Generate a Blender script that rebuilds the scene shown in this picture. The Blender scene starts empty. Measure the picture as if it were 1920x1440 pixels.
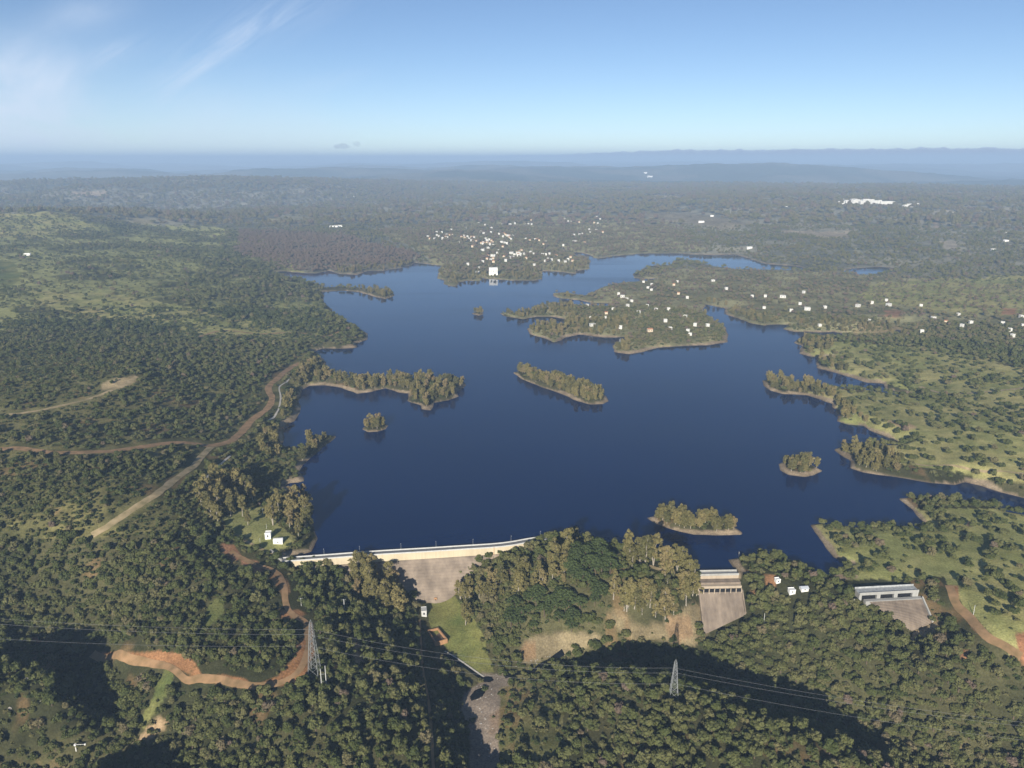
import bpy, math, random
import numpy as np
from math import radians as R, sin, cos, tan, atan, pi
from mathutils import Vector

random.seed(7)
RNG = np.random.default_rng(11)
S = bpy.context.scene
COL = S.collection

# ---------------------------------------------------------------- camera, sky, sun, exposure
H = 280.0
HFOV = 66.0
F = 960 / tan(R(HFOV / 2))
PITCH = atan((720 - 298) / F)
cam_d = bpy.data.cameras.new("camera")
cam = bpy.data.objects.new("camera", cam_d)
COL.objects.link(cam)
cam.location = (0, 0, H)
cam.rotation_euler = (pi / 2 - PITCH, 0, 0)
cam_d.sensor_width = 36
cam_d.angle = R(HFOV)
cam_d.clip_start = 1
cam_d.clip_end = 150000
S.camera = cam

SUN_EL = R(20)
SUN_AZ = R(193)
world = bpy.data.worlds.new("World")
S.world = world
world.use_nodes = True
SKY_STRENGTH = 0.058
sun_d = bpy.data.lights.new("sun", 'SUN')
sun_d.energy = 5.0
sun_d.angle = R(0.5)
sun_d.color = (1.0, 0.93, 0.80)
sun = bpy.data.objects.new("sun", sun_d)
COL.objects.link(sun)
to_sun = Vector((sin(SUN_AZ) * cos(SUN_EL), cos(SUN_AZ) * cos(SUN_EL), sin(SUN_EL)))
sun.rotation_euler = to_sun.to_track_quat('Z', 'Y').to_euler()
sun.location = (0, -300, 900)
S.view_settings.view_transform = 'Standard'
S.view_settings.look = 'None'
S.view_settings.exposure = 0.75
S.view_settings.gamma = 1
S.cycles.max_bounces = 6
S.cycles.diffuse_bounces = 2
S.cycles.glossy_bounces = 2
S.cycles.transmission_bounces = 2
S.cycles.volume_bounces = 1
S.cycles.transparent_max_bounces = 8
S.cycles.use_denoising = True
try:
    S.cycles.denoising_input_passes = 'RGB_ALBEDO_NORMAL'
    S.cycles.denoising_prefilter = 'ACCURATE'
except Exception:
    pass
HAZE_DENSITY = 0.00012


def build_world():
    nt = world.node_tree
    N = nt.nodes
    L = nt.links
    N.clear()
    out = N.new('ShaderNodeOutputWorld')
    bg = N.new('ShaderNodeBackground')
    bg.inputs[1].default_value = SKY_STRENGTH
    sky = N.new('ShaderNodeTexSky')
    sky.sky_type = 'NISHITA'
    sky.sun_disc = False
    sky.sun_elevation = SUN_EL
    sky.sun_rotation = SUN_AZ
    sky.altitude = 600
    sky.air_density = 0.68
    sky.dust_density = 0.0
    sky.ozone_density = 1.8
    tc = N.new('ShaderNodeTexCoord')
    sep = N.new('ShaderNodeSeparateXYZ')
    L.new(tc.outputs['Generated'], sep.inputs[0])

    def m(op, a, b=None, c=None, clamp=False):
        n = N.new('ShaderNodeMath')
        n.operation = op
        n.use_clamp = clamp
        for i, v in enumerate((a, b, c)):
            if v is None:
                continue
            if isinstance(v, (int, float)):
                n.inputs[i].default_value = v
            else:
                L.new(v, n.inputs[i])
        return n.outputs[0]
    y = m('MAXIMUM', sep.outputs[1], 0.05)
    u = m('DIVIDE', sep.outputs[0], y)
    v = m('DIVIDE', sep.outputs[2], y)
    front = m('GREATER_THAN', sep.outputs[1], 0.06)

    def noise(sx, sy, rot, scale, detail, rough, dist=0.0, off=(0, 0)):
        cmb = N.new('ShaderNodeCombineXYZ')
        ca, sa = cos(rot), sin(rot)
        L.new(m('MULTIPLY', m('ADD', m('MULTIPLY', u, ca), m('MULTIPLY', v, sa)), sx), cmb.inputs[0])
        L.new(m('MULTIPLY', m('SUBTRACT', m('MULTIPLY', v, ca), m('MULTIPLY', u, sa)), sy), cmb.inputs[1])
        cmb.inputs[2].default_value = off[0]
        n = N.new('ShaderNodeTexNoise')
        n.inputs['Scale'].default_value = scale
        n.inputs['Detail'].default_value = detail
        n.inputs['Roughness'].default_value = rough
        n.inputs['Distortion'].default_value = dist
        L.new(cmb.outputs[0], n.inputs['Vector'])
        return n.outputs['Fac']

    def blob(cu, cv, ru, rv, rot=0.0):
        ca, sa = cos(rot), sin(rot)
        du = m('SUBTRACT', u, cu)
        dv = m('SUBTRACT', v, cv)
        a = m('DIVIDE', m('ADD', m('MULTIPLY', du, ca), m('MULTIPLY', dv, sa)), ru)
        b = m('DIVIDE', m('SUBTRACT', m('MULTIPLY', dv, ca), m('MULTIPLY', du, sa)), rv)
        d2 = m('ADD', m('MULTIPLY', a, a), m('MULTIPLY', b, b))
        return m('POWER', 2.718, m('MULTIPLY', d2, -1.0))

    def uv(px, py):
        xc = (px - 960) / F
        yc = (720 - py) / F
        cy, sy = cos(PITCH), sin(PITCH)
        X, Y, Z = xc, cy + yc * sy, -sy + yc * cy
        return X / Y, Z / Y
    wisp = noise(1.0, 6.0, R(32), 9.0, 8, 0.66, 0.9)
    wispc = m('SUBTRACT', wisp, 0.36, clamp=True)
    soft = noise(1.0, 1.6, R(10), 6.0, 5, 0.6, 0.4, off=(3.3, 0))
    softc = m('SUBTRACT', soft, 0.25, clamp=True)
    fac = None
    for px, py, ru, rv, rot, k, src in (
            (445, 75, .062, .012, R(33), .95, wispc), (372, 135, .045, .009, R(42), .9, wispc),
            (520, 30, .09, .022, R(18), .8, wispc),
            (215, 98, .035, .012, R(26), 1.1, wispc), (165, 25, .05, .02, R(10), .8, softc),
            (20, 140, .06, .045, 0, 1.5, softc), (100, 150, .05, .03, 0, .55, softc), (330, 150, .05, .02, R(30), .7, wispc),
            (-40, 215, .24, .06, 0, 1.5, softc), (150, 262, .42, .05, 0, .9, softc), (600, 155, .05, .01, R(10), .5, wispc)):
        cu, cv = uv(px, py)
        t = m('MULTIPLY', m('MULTIPLY', blob(cu, cv, ru, rv, rot), src), k)
        fac = t if fac is None else m('ADD', fac, t)
    fac = m('MULTIPLY', m('MINIMUM', fac, 0.8), front)
    mix = N.new('ShaderNodeMix')
    mix.data_type = 'RGBA'
    L.new(fac, mix.inputs[0])
    wb = N.new('ShaderNodeMix')          # white balance of the camera
    wb.data_type = 'RGBA'
    wb.blend_type = 'MULTIPLY'
    wb.inputs[0].default_value = 1
    L.new(sky.outputs[0], wb.inputs[6])
    wb.inputs[7].default_value = (1.0, 1.03, 1.08, 1)
    L.new(wb.outputs[2], mix.inputs[6])
    mix.inputs[7].default_value = (7.5, 8.6, 10.3, 1)
    L.new(mix.outputs[2], bg.inputs[0])
    L.new(bg.outputs[0], out.inputs[0])


build_world()

# ---------------------------------------------------------------- helpers
CP, SP = cos(PITCH), sin(PITCH)


def at(px, py, z=0.0):
    xc = (px - 960) / F
    yc = (720 - py) / F
    d = np.array([xc, CP + yc * SP, -SP + yc * CP])
    t = (z - H) / d[2]
    return np.array([d[0] * t, d[1] * t, z])


def project(x, y, z):
    dz = z - H
    dep = y * CP - dz * SP
    up = y * SP + dz * CP
    dep = np.maximum(dep, 1e-3)
    return 960 + F * x / dep, 720 - F * up / dep, dep


def inpoly(px, py, poly):
    res = np.zeros(px.shape, bool)
    n = len(poly)
    for i in range(n):
        x1, y1 = poly[i][0], poly[i][1]
        x2, y2 = poly[(i + 1) % n][0], poly[(i + 1) % n][1]
        if y1 == y2:
            continue
        c = ((y1 > py) != (y2 > py)) & (px < (x2 - x1) * (py - y1) / (y2 - y1) + x1)
        res ^= c
    return res


def polydist(x, y, pts, closed=True):
    best = np.full(x.shape, 1e18)
    n = len(pts)
    for i in range(n if closed else n - 1):
        ax, ay = pts[i][0], pts[i][1]
        bx, by = pts[(i + 1) % n][0], pts[(i + 1) % n][1]
        dx, dy = bx - ax, by - ay
        l2 = dx * dx + dy * dy + 1e-9
        t = np.clip(((x - ax) * dx + (y - ay) * dy) / l2, 0, 1)
        d = (x - ax - t * dx) ** 2 + (y - ay - t * dy) ** 2
        np.minimum(best, d, out=best)
    return np.sqrt(best)


def hash2(ix, iy, seed):
    n = (ix.astype(np.int64) * 374761393 + iy.astype(np.int64) * 668265263 + seed * 974634777) & 0xffffffff
    n = ((n ^ (n >> 13)) * 1274126177) & 0xffffffff
    return ((n ^ (n >> 16)) & 0xffffff) / float(0xffffff)


def vnoise(x, y, seed=0):
    ix, iy = np.floor(x), np.floor(y)
    fx, fy = x - ix, y - iy
    fx = fx * fx * (3 - 2 * fx)
    fy = fy * fy * (3 - 2 * fy)
    a = hash2(ix, iy, seed)
    b = hash2(ix + 1, iy, seed)
    c = hash2(ix, iy + 1, seed)
    d = hash2(ix + 1, iy + 1, seed)
    return (a + (b - a) * fx) * (1 - fy) + (c + (d - c) * fx) * fy


def fbm(x, y, wl, seed=0, oct=4):
    s, a, t = 0, 1.0, 0
    for o in range(oct):
        s = s + a * vnoise(x / wl + 17.3 * o, y / wl - 9.1 * o, seed + o)
        t += a
        a *= .5
        wl *= .5
    return s / t


def smooth(a, b, v):
    t = np.clip((v - a) / (b - a), 0, 1)
    return t * t * (3 - 2 * t)


def tag(o, label=None, cat=None, group=None, kind=None):
    if label:
        o["label"] = label
    if cat:
        o["category"] = cat
    if group:
        o["group"] = group
    if kind:
        o["kind"] = kind
    return o


def empty(name, loc, rz=0.0, scale=1.0):
    o = bpy.data.objects.new(name, None)
    o.empty_display_size = 1
    COL.objects.link(o)
    o.location = tuple(float(v) for v in loc)
    o.rotation_euler = (0, 0, rz)
    o.scale = (scale,) * 3 if isinstance(scale, (int, float)) else scale
    return o


def mesh_np(name, V, quads=None, tris=None, mats=(), midx=None, smooth_=False):
    me = bpy.data.meshes.new(name)
    V = np.asarray(V, np.float32)
    loops, starts, tot = [], [], 0
    parts = []
    if quads is not None and len(quads):
        q = np.asarray(quads, np.int32)
        parts.append((q.ravel(), 4, len(q)))
    if tris is not None and len(tris):
        t = np.asarray(tris, np.int32)
        parts.append((t.ravel(), 3, len(t)))
    li = np.concatenate([p[0] for p in parts])
    st = []
    off = 0
    for p in parts:
        st.append(off + np.arange(p[2]) * p[1])
        off += p[1] * p[2]
    st = np.concatenate(st)
    me.vertices.add(len(V))
    me.vertices.foreach_set("co", V.ravel())
    me.loops.add(len(li))
    me.loops.foreach_set("vertex_index", li.astype(np.int32))
    me.polygons.add(len(st))
    me.polygons.foreach_set("loop_start", st.astype(np.int32))
    for m in mats:
        me.materials.append(m)
    if midx is not None:
        me.polygons.foreach_set("material_index", np.asarray(midx, np.int32))
    if smooth_:
        me.polygons.foreach_set("use_smooth", np.ones(len(st), bool))
    me.update(calc_edges=True)
    return me


def obj(name, me, parent=None, loc=None):
    o = bpy.data.objects.new(name, me)
    COL.objects.link(o)
    if parent is not None:
        o.parent = parent
    if loc is not None:
        o.location = tuple(float(v) for v in loc)
    return o


class MB:
    """collects boxes, bars and tubes into one mesh"""

    def __init__(self):
        self.v, self.f, self.m = [], [], []

    def add(self, vs, fs, mi=0):
        o = len(self.v)
        self.v += [tuple(float(c) for c in p) for p in vs]
        self.f += [tuple(i + o for i in f) for f in fs]
        self.m += [mi] * len(fs)

    def box(self, x0, x1, y0, y1, z0, z1, mi=0):
        self.add([(x0, y0, z0), (x1, y0, z0), (x1, y1, z0), (x0, y1, z0), (x0, y0, z1), (x1, y0, z1), (x1, y1, z1), (x0, y1, z1)],
                 [(0, 3, 2, 1), (4, 5, 6, 7), (0, 1, 5, 4), (1, 2, 6, 5), (2, 3, 7, 6), (3, 0, 4, 7)], mi)

    def tube(self, p, q, r0, r1=None, n=5, mi=0, cap=True):
        p, q = Vector(p), Vector(q)
        r1 = r0 if r1 is None else r1
        d = (q - p)
        if d.length < 1e-6:
            return
        d.normalize()
        a = d.orthogonal().normalized()
        b = d.cross(a)
        vs = []
        for c, r in ((p, r0), (q, r1)):
            for i in range(n):
                t = 2 * pi * i / n
                vs.append(c + a * cos(t) * r + b * sin(t) * r)
        fs = [(i, (i + 1) % n, n + (i + 1) % n, n + i) for i in range(n)]
        if cap:
            fs += [tuple(reversed(range(n))), tuple(range(n, 2 * n))]
        self.add(vs, fs, mi)

    def mesh(self, name, mats):
        me = bpy.data.meshes.new(name)
        me.from_pydata(self.v, [], self.f)
        for m in (mats if isinstance(mats, (list, tuple)) else [mats]):
            me.materials.append(m)
        me.polygons.foreach_set("material_index", self.m)
        me.update()
        return me

    def build(self, name, mats, parent=None, loc=None):
        return obj(name, self.mesh(name, mats), parent, loc)


# ---------------------------------------------------------------- materials
def mat_new(name):
    m = bpy.data.materials.new(name)
    m.use_nodes = True
    nt = m.node_tree
    b = nt.nodes['Principled BSDF']
    return m, nt, b


def simple(name, col, rough=.8, var=.25, scale=.6, metal=0.0, dark=None):
    """one colour, mottled by two noises (weathering)"""
    m, nt, b = mat_new(name)
    N, L = nt.nodes, nt.links
    geo = N.new('ShaderNodeNewGeometry')
    n1 = N.new('ShaderNodeTexNoise')
    n1.inputs['Scale'].default_value = scale
    n1.inputs['Detail'].default_value = 5
    L.new(geo.outputs['Position'], n1.inputs['Vector'])
    mr = N.new('ShaderNodeMapRange')
    mr.inputs[1].default_value = .3
    mr.inputs[2].default_value = .7
    L.new(n1.outputs['Fac'], mr.inputs[0])
    mx = N.new('ShaderNodeMix')
    mx.data_type = 'RGBA'
    L.new(mr.outputs[0], mx.inputs[0])
    mx.inputs[6].default_value = (*(dark if dark else [c * (1 - var) for c in col]), 1)
    mx.inputs[7].default_value = (*[min(1, c * (1 + var * .5)) for c in col], 1)
    L.new(mx.outputs[2], b.inputs['Base Color'])
    b.inputs['Roughness'].default_value = rough
    b.inputs['Metallic'].default_value = metal
    b.inputs['Specular IOR Level'].default_value = .2
    return m


def streaked(name, col, stain, scale=(.35, .35, .04), amount=.6, lines=0.0):
    """concrete with vertical run-off stains and pour lines"""
    m, nt, b = mat_new(name)
    N, L = nt.nodes, nt.links
    geo = N.new('ShaderNodeNewGeometry')
    mp = N.new('ShaderNodeMapping')
    mp.inputs['Scale'].default_value = scale
    L.new(geo.outputs['Position'], mp.inputs[0])
    n1 = N.new('ShaderNodeTexNoise')
    n1.inputs['Scale'].default_value = 1
    n1.inputs['Detail'].default_value = 6
    n1.inputs['Roughness'].default_value = .65
    L.new(mp.outputs[0], n1.inputs['Vector'])
    n2 = N.new('ShaderNodeTexNoise')
    n2.inputs['Scale'].default_value = .09
    n2.inputs['Detail'].default_value = 6
    L.new(geo.outputs['Position'], n2.inputs['Vector'])
    ad = N.new('ShaderNodeMath')
    ad.operation = 'ADD'
    L.new(n1.outputs['Fac'], ad.inputs[0])
    L.new(n2.outputs['Fac'], ad.inputs[1])
    mr = N.new('ShaderNodeMapRange')
    mr.inputs[1].default_value = .75
    mr.inputs[2].default_value = 1.3
    mr.inputs[4].default_value = amount
    L.new(ad.outputs[0], mr.inputs[0])
    fac = mr.outputs[0]
    if lines:
        sp = N.new('ShaderNodeSeparateXYZ')
        L.new(geo.outputs['Position'], sp.inputs[0])
        w = N.new('ShaderNodeMath')
        w.operation = 'FRACT'
        dv = N.new('ShaderNodeMath')
        dv.operation = 'DIVIDE'
        dv.inputs[1].default_value = lines
        L.new(sp.outputs[2], dv.inputs[0])
        L.new(dv.outputs[0], w.inputs[0])
        gt = N.new('ShaderNodeMath')
        gt.operation = 'LESS_THAN'
        gt.inputs[1].default_value = .12
        L.new(w.outputs[0], gt.inputs[0])
        ml = N.new('ShaderNodeMath')
        ml.operation = 'MULTIPLY_ADD'
        ml.inputs[1].default_value = .25
        L.new(gt.outputs[0], ml.inputs[0])
        L.new(fac, ml.inputs[2])
        fac = ml.outputs[0]
    mx = N.new('ShaderNodeMix')
    mx.data_type = 'RGBA'
    L.new(fac, mx.inputs[0])
    mx.inputs[6].default_value = (*col, 1)
    mx.inputs[7].default_value = (*stain, 1)
    L.new(mx.outputs[2], b.inputs['Base Color'])
    b.inputs['Roughness'].default_value = .9
    b.inputs['Specular IOR Level'].default_value = .15
    return m


def foliage(name, cols, hue_by_random=True):
    """leaf colour: cols[0]..cols[2] picked by 'tint' of the tree plus its own random shift and clump noise"""
    m, nt, b = mat_new(name)
    N, L = nt.nodes, nt.links
    at_ = N.new('ShaderNodeAttribute')
    at_.attribute_type = 'INSTANCER'
    at_.attribute_name = 'tint'
    oi = N.new('ShaderNodeObjectInfo')
    r = N.new('ShaderNodeMath')
    r.operation = 'MULTIPLY_ADD'
    r.inputs[1].default_value = .3
    L.new(oi.outputs['Random'], r.inputs[0])
    L.new(at_.outputs['Fac'], r.inputs[2])
    geo = N.new('ShaderNodeNewGeometry')
    n1 = N.new('ShaderNodeTexNoise')
    n1.inputs['Scale'].default_value = .55
    n1.inputs['Detail'].default_value = 2
    L.new(geo.outputs['Position'], n1.inputs['Vector'])
    r2 = N.new('ShaderNodeMath')
    r2.operation = 'MULTIPLY_ADD'
    r2.inputs[1].default_value = .3
    L.new(n1.outputs['Fac'], r2.inputs[0])
    L.new(r.outputs[0], r2.inputs[2])
    s2 = N.new('ShaderNodeMath')
    s2.operation = 'SUBTRACT'
    s2.inputs[1].default_value = .3
    L.new(r2.outputs[0], s2.inputs[0])
    cr = N.new('ShaderNodeValToRGB')
    L.new(s2.outputs[0], cr.inputs[0])
    el = cr.color_ramp.elements
    el[0].position = 0.0
    el[0].color = (*cols[0], 1)
    el[1].position = 1.0
    el[1].color = (*cols[-1], 1)
    for i, c in enumerate(cols[1:-1]):
        e = el.new((i + 1) / (len(cols) - 1))
        e.color = (*c, 1)
    L.new(cr.outputs[0], b.inputs['Base Color'])
    b.inputs['Roughness'].default_value = .75
    b.inputs['Specular IOR Level'].default_value = .12
    tr = N.new('ShaderNodeBsdfTranslucent')
    L.new(cr.outputs[0], tr.inputs[0])
    ms = N.new('ShaderNodeMixShader')
    ms.inputs[0].default_value = .12
    L.new(b.outputs[0], ms.inputs[1])
    L.new(tr.outputs[0], ms.inputs[2])
    L.new(ms.outputs[0], N['Material Output'].inputs[0])
    return m


M = {}
M['oak'] = foliage('oak_foliage', [(.04, .054, .018), (.075, .088, .028), (.12, .122, .046), (.15, .13, .065), (.155, .115, .085)])
M['euc'] = foliage('eucalyptus_foliage', [(.085, .085, .034), (.145, .13, .05), (.2, .17, .068), (.22, .17, .085), (.2, .13, .08)])
M['pine'] = foliage('pine_foliage', [(.05, .068, .024), (.066, .088, .03), (.086, .108, .036), (.11, .118, .045)])
M['bush'] = foliage('bush_foliage', [(.04, .055, .02), (.065, .08, .028), (.1, .105, .04), (.15, .13, .06)])
M['bark'] = simple('bark_brown', (.12, .09, .065), .9)
M['pale_bark'] = simple('bark_pale', (.34, .3, .25), .8, .4, 1.5)
M['house_white'] = simple('dull_white_wash', (.56, .55, .52), .85, .12)
M['gate'] = streaked('gate_concrete', (.43, .36, .275), (.25, .2, .15), (.6, .6, .08), .6)
M['white'] = simple('white_wash', (.74, .73, .7), .8, .08)
M['beige'] = simple('beige_render', (.55, .46, .34), .85, .15)
M['greyish'] = simple('grey_render', (.5, .49, .47), .85, .15)
M['cream'] = streaked('cream_concrete', (.56, .48, .34), (.3, .24, .16), (.9, .9, .05), .5)
M['face'] = streaked('stained_concrete', (.28, .225, .175), (.125, .1, .08), (.18, .18, .06), .95, 1.9)
M['concrete'] = streaked('grey_concrete', (.36, .36, .345), (.2, .19, .175), (.7, .7, .1), .6)
M['pale_concrete'] = simple('pale_concrete', (.47, .47, .455), .85, .15)
M['asphalt'] = simple('grey_asphalt', (.17, .17, .17), .9, .2)
M['chute'] = streaked('chute_concrete', (.255, .205, .16), (.09, .072, .06), (.3, .07, .07), .9)
M['dark'] = simple('opening_shade', (.012, .012, .014), .6, .2)  # near-black colour standing in for shade inside the spillway openings
M['terracotta'] = simple('terracotta_tiles', (.42, .2, .11), .85, .3)
M['grey_roof'] = simple('grey_sheet_roof', (.45, .48, .52), .5, .15)
M['steel'] = simple('galvanised_steel', (.24, .25, .25), .5, .2, 3.0, 0.0)
M['wire'] = simple('aluminium_wire', (.22, .22, .22), .5, .1)
M['glass'] = simple('window_glass', (.03, .035, .045), .15, .2)
M['ochre'] = streaked('ochre_masonry', (.42, .24, .12), (.25, .14, .08), (.6, .6, .2), .7)
M['deck'] = simple('weathered_deck', (.36, .37, .37), .85, .3)
M['rock'] = simple('ochre_rock', (.42, .33, .2), .95, .45, .35)
M['pale_rock'] = simple('pale_rock', (.4, .37, .33), .95, .3, .8)
M['track'] = simple('track_earth', (.29, .178, .095), .95, .35, .16, dark=(.17, .115, .055))
M['pale_track'] = simple('track_pale', (.34, .26, .155), .95, .3, .16, dark=(.18, .15, .07))
M['path'] = simple('concrete_path', (.45, .42, .37), .9, .2)


def water_mat(name, base, rough):
    m, nt, b = mat_new(name)
    N, L = nt.nodes, nt.links
    b.inputs['Roughness'].default_value = rough
    b.inputs['IOR'].default_value = 1.33
    b.inputs['Specular IOR Level'].default_value = .34
    b.inputs['Specular Tint'].default_value = (.3, .85, 1, 1)
    geo = N.new('ShaderNodeNewGeometry')
    n0 = N.new('ShaderNodeTexNoise')
    n0.inputs['Scale'].default_value = .004
    n0.inputs['Detail'].default_value = 4
    L.new(geo.outputs['Position'], n0.inputs['Vector'])
    mx = N.new('ShaderNodeMix')
    mx.data_type = 'RGBA'
    L.new(n0.outputs['Fac'], mx.inputs[0])
    mx.inputs[6].default_value = (*[c * .7 for c in base], 1)
    mx.inputs[7].default_value = (*[c * 1.3 for c in base], 1)
    L.new(mx.outputs[2], b.inputs['Base Color'])
    n1 = N.new('ShaderNodeTexNoise')
    n1.inputs['Scale'].default_value = .25
    n1.inputs['Detail'].default_value = 3
    mp = N.new('ShaderNodeMapping')
    mp.inputs['Scale'].default_value = (1, 2.2, 1)
    L.new(geo.outputs['Position'], mp.inputs[0])
    L.new(mp.outputs[0], n1.inputs['Vector'])
    mp2 = N.new('ShaderNodeMapping')
    mp2.inputs['Rotation'].default_value = (0, 0, .5)
    mp2.inputs['Scale'].default_value = (.0022, .012, 1)
    L.new(geo.outputs['Position'], mp2.inputs[0])
    n3 = N.new('ShaderNodeTexNoise')          # wind lanes: rougher and smoother water
    n3.inputs['Scale'].default_value = 1
    n3.inputs['Detail'].default_value = 5
    L.new(mp2.outputs[0], n3.inputs['Vector'])
    mr3 = N.new('ShaderNodeMapRange')
    mr3.inputs[1].default_value = .42
    mr3.inputs[2].default_value = .66
    mr3.inputs[3].default_value = rough * .5
    mr3.inputs[4].default_value = rough * 4.2
    L.new(n3.outputs['Fac'], mr3.inputs[0])
    L.new(mr3.outputs[0], b.inputs['Roughness'])
    bp = N.new('ShaderNodeBump')
    bp.inputs['Strength'].default_value = .06
    bp.inputs['Distance'].default_value = .25
    L.new(n1.outputs['Fac'], bp.inputs['Height'])
    L.new(bp.outputs[0], b.inputs['Normal'])
    return m


M['water'] = water_mat('lake_water', (.0, .0095, .054), .05)
M['pool'] = water_mat('pool_water', (.006, .007, .008), .08)

# ---------------------------------------------------------------- shoreline (traced on the water plane)
LAKE_PX = [(540, 1046), (584, 1035), (597, 1010), (590, 985), (580, 955), (560, 930), (532, 909), (545, 905), (560, 904), (568, 902), (570, 896), (560, 884),
           (567, 873), (587, 853), (630, 821), (632, 817), (615, 817), (585, 828), (567, 838), (545, 843), (530, 833), (530, 806), (535, 795), (553, 790), (564, 773),
           (560, 752), (563, 732), (580, 723), (610, 722), (640, 727), (670, 738), (697, 735), (723, 728), (747, 736), (768, 737), (765, 752),
           (787, 760), (790, 767), (807, 769), (812, 762), (813, 755), (843, 751), (862, 743), (857, 735), (873, 723), (868, 717),
           (820, 713), (760, 714), (700, 716), (650, 712), (620, 706), (613, 690), (606, 672), (580, 662), (607, 653), (640, 654), (670, 652),
           (668, 645), (690, 637), (692, 628), (675, 617), (657, 605), (640, 597), (625, 585), (612, 572), (607, 555), (605, 547), (640, 545), (673, 548),
           (697, 555), (723, 560), (740, 555), (738, 548), (720, 545), (690, 543), (672, 540), (640, 538), (612, 540), (605, 535), (573, 527), (533, 517), (508, 510),
           (533, 508), (567, 512), (593, 513), (617, 508), (640, 514), (670, 515), (690, 508), (717, 508), (730, 505), (753, 502), (773, 497), (777, 492),
           (800, 495), (827, 498), (825, 507), (818, 517), (820, 522), (833, 525), (833, 532), (847, 538), (857, 537), (860, 530), (873, 526), (900, 527),
           (903, 522), (927, 523), (960, 526), (1000, 526), (1017, 523), (1018, 515), (1017, 508), (1040, 509), (1080, 513), (1083, 507), (1103, 505),
           (1108, 490), (1100, 483), (1073, 478), (1080, 473), (1100, 476), (1120, 485), (1153, 480), (1207, 475), (1267, 475), (1300, 477), (1340, 478), (1380, 477),
           (1413, 488), (1437, 495), (1467, 497), (1500, 500), (1510, 505), (1480, 507), (1440, 506), (1380, 505), (1340, 500), (1313, 492), (1295, 487), (1267, 487),
           (1257, 497), (1220, 499), (1187, 513), (1187, 520), (1207, 523), (1233, 522), (1215, 527), (1167, 530), (1133, 537), (1113, 547),
           (1093, 555), (1067, 549), (1037, 550), (1040, 557), (1057, 560), (1083, 563), (1107, 567), (1143, 569), (1143, 574), (1107, 573), (1070, 572), (1040, 573), (1005, 578), (985, 587),
           (960, 588), (936, 587), (947, 594), (980, 598), (1007, 594), (1033, 594), (1058, 598), (1062, 604), (1050, 609), (1020, 611), (1000, 612), (988, 617), (993, 626),
           (1013, 632), (1037, 642), (1053, 638), (1063, 632), (1087, 627), (1123, 632), (1153, 633), (1173, 632), (1167, 640), (1150, 647),
           (1150, 660), (1180, 664), (1207, 660), (1233, 652), (1280, 649), (1327, 647), (1363, 642), (1367, 627), (1360, 613), (1343, 603), (1323, 590),
           (1320, 580), (1322, 570), (1340, 574), (1358, 578), (1362, 590), (1383, 597), (1413, 607), (1433, 610), (1457, 608), (1480, 609), (1470, 617),
           (1493, 622), (1527, 623), (1563, 622), (1580, 625), (1627, 627), (1677, 623), (1680, 617), (1700, 622), (1698, 628), (1640, 632), (1570, 634), (1547, 637), (1527, 633),
           (1505, 630), (1493, 636), (1490, 643), (1503, 648), (1498, 663), (1520, 668), (1557, 670), (1575, 674), (1540, 676), (1530, 681), (1532, 690),
           (1563, 698), (1600, 710), (1623, 716), (1657, 719), (1658, 729), (1693, 736), (1713, 744), (1697, 748), (1667, 740), (1630, 733), (1605, 731), (1570, 729),
           (1540, 725), (1505, 721), (1470, 717), (1440, 712), (1430, 714), (1433, 723), (1447, 733), (1467, 739), (1513, 741), (1533, 747), (1560, 757), (1563, 765),
           (1580, 773), (1570, 780), (1570, 790), (1590, 796), (1620, 798), (1633, 808), (1660, 819), (1690, 832), (1672, 838), (1640, 836), (1610, 837), (1580, 838), (1563, 843), (1580, 857),
           (1593, 864), (1592, 878), (1617, 886), (1680, 894), (1747, 906), (1790, 909), (1810, 904), (1840, 911), (1880, 924), (1920, 934), (2050, 958),
           (2050, 978), (1940, 972), (1890, 962), (1850, 948), (1800, 940), (1740, 934), (1700, 933), (1683, 934), (1697, 944), (1710, 955), (1727, 976), (1748, 989), (1730, 989), (1705, 988), (1685, 985),
           (1670, 979), (1653, 975), (1638, 985), (1610, 989), (1570, 987), (1540, 982), (1521, 985), (1533, 1003), (1547, 1023), (1563, 1045), (1600, 1057), (1573, 1064), (1560, 1076), (1543, 1081),
           (1527, 1076), (1507, 1064), (1480, 1051), (1460, 1044), (1430, 1046), (1385, 1046), (1366, 1050), (1374, 1064), (1380, 1072), (1305, 1074), (1292, 1066),
           (1250, 1050), (1190, 1036), (1130, 1024), (1090, 1012), (1045, 1010), (1000, 1015), (955, 1022), (860, 1028), (700, 1037)]
ISLANDS_PX = [
    [(960, 699), (973, 708), (997, 719), (1023, 728), (1053, 739), (1077, 749), (1107, 758), (1130, 757), (1142, 752), (1134, 742), (1118, 734), (1088, 724), (1050, 713), (1000, 701), (975, 695)],
    [(681, 805), (690, 810), (707, 809), (723, 804), (727, 798), (715, 794), (690, 795)],
    [(887, 588), (897, 592), (910, 589), (905, 585), (893, 585)],
    [(1459, 870), (1462, 882), (1480, 890), (1507, 894), (1527, 891), (1543, 883), (1532, 876), (1520, 869), (1490, 866), (1468, 866)],
    [(1213, 971), (1227, 981), (1257, 991), (1300, 1002), (1340, 1004), (1390, 1003), (1393, 999), (1383, 991), (1365, 983), (1320, 975), (1270, 969), (1235, 965)],
]
POND_PX = [(1580, 508), (1600, 503), (1653, 500), (1682, 503), (1680, 507), (1653, 513), (1613, 516), (1587, 513)]
LAKE = [at(*p)[:2] for p in LAKE_PX]
ISLES = [[at(*p)[:2] for p in isl] for isl in ISLANDS_PX]
POND = [at(*p)[:2] for p in POND_PX]

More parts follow.
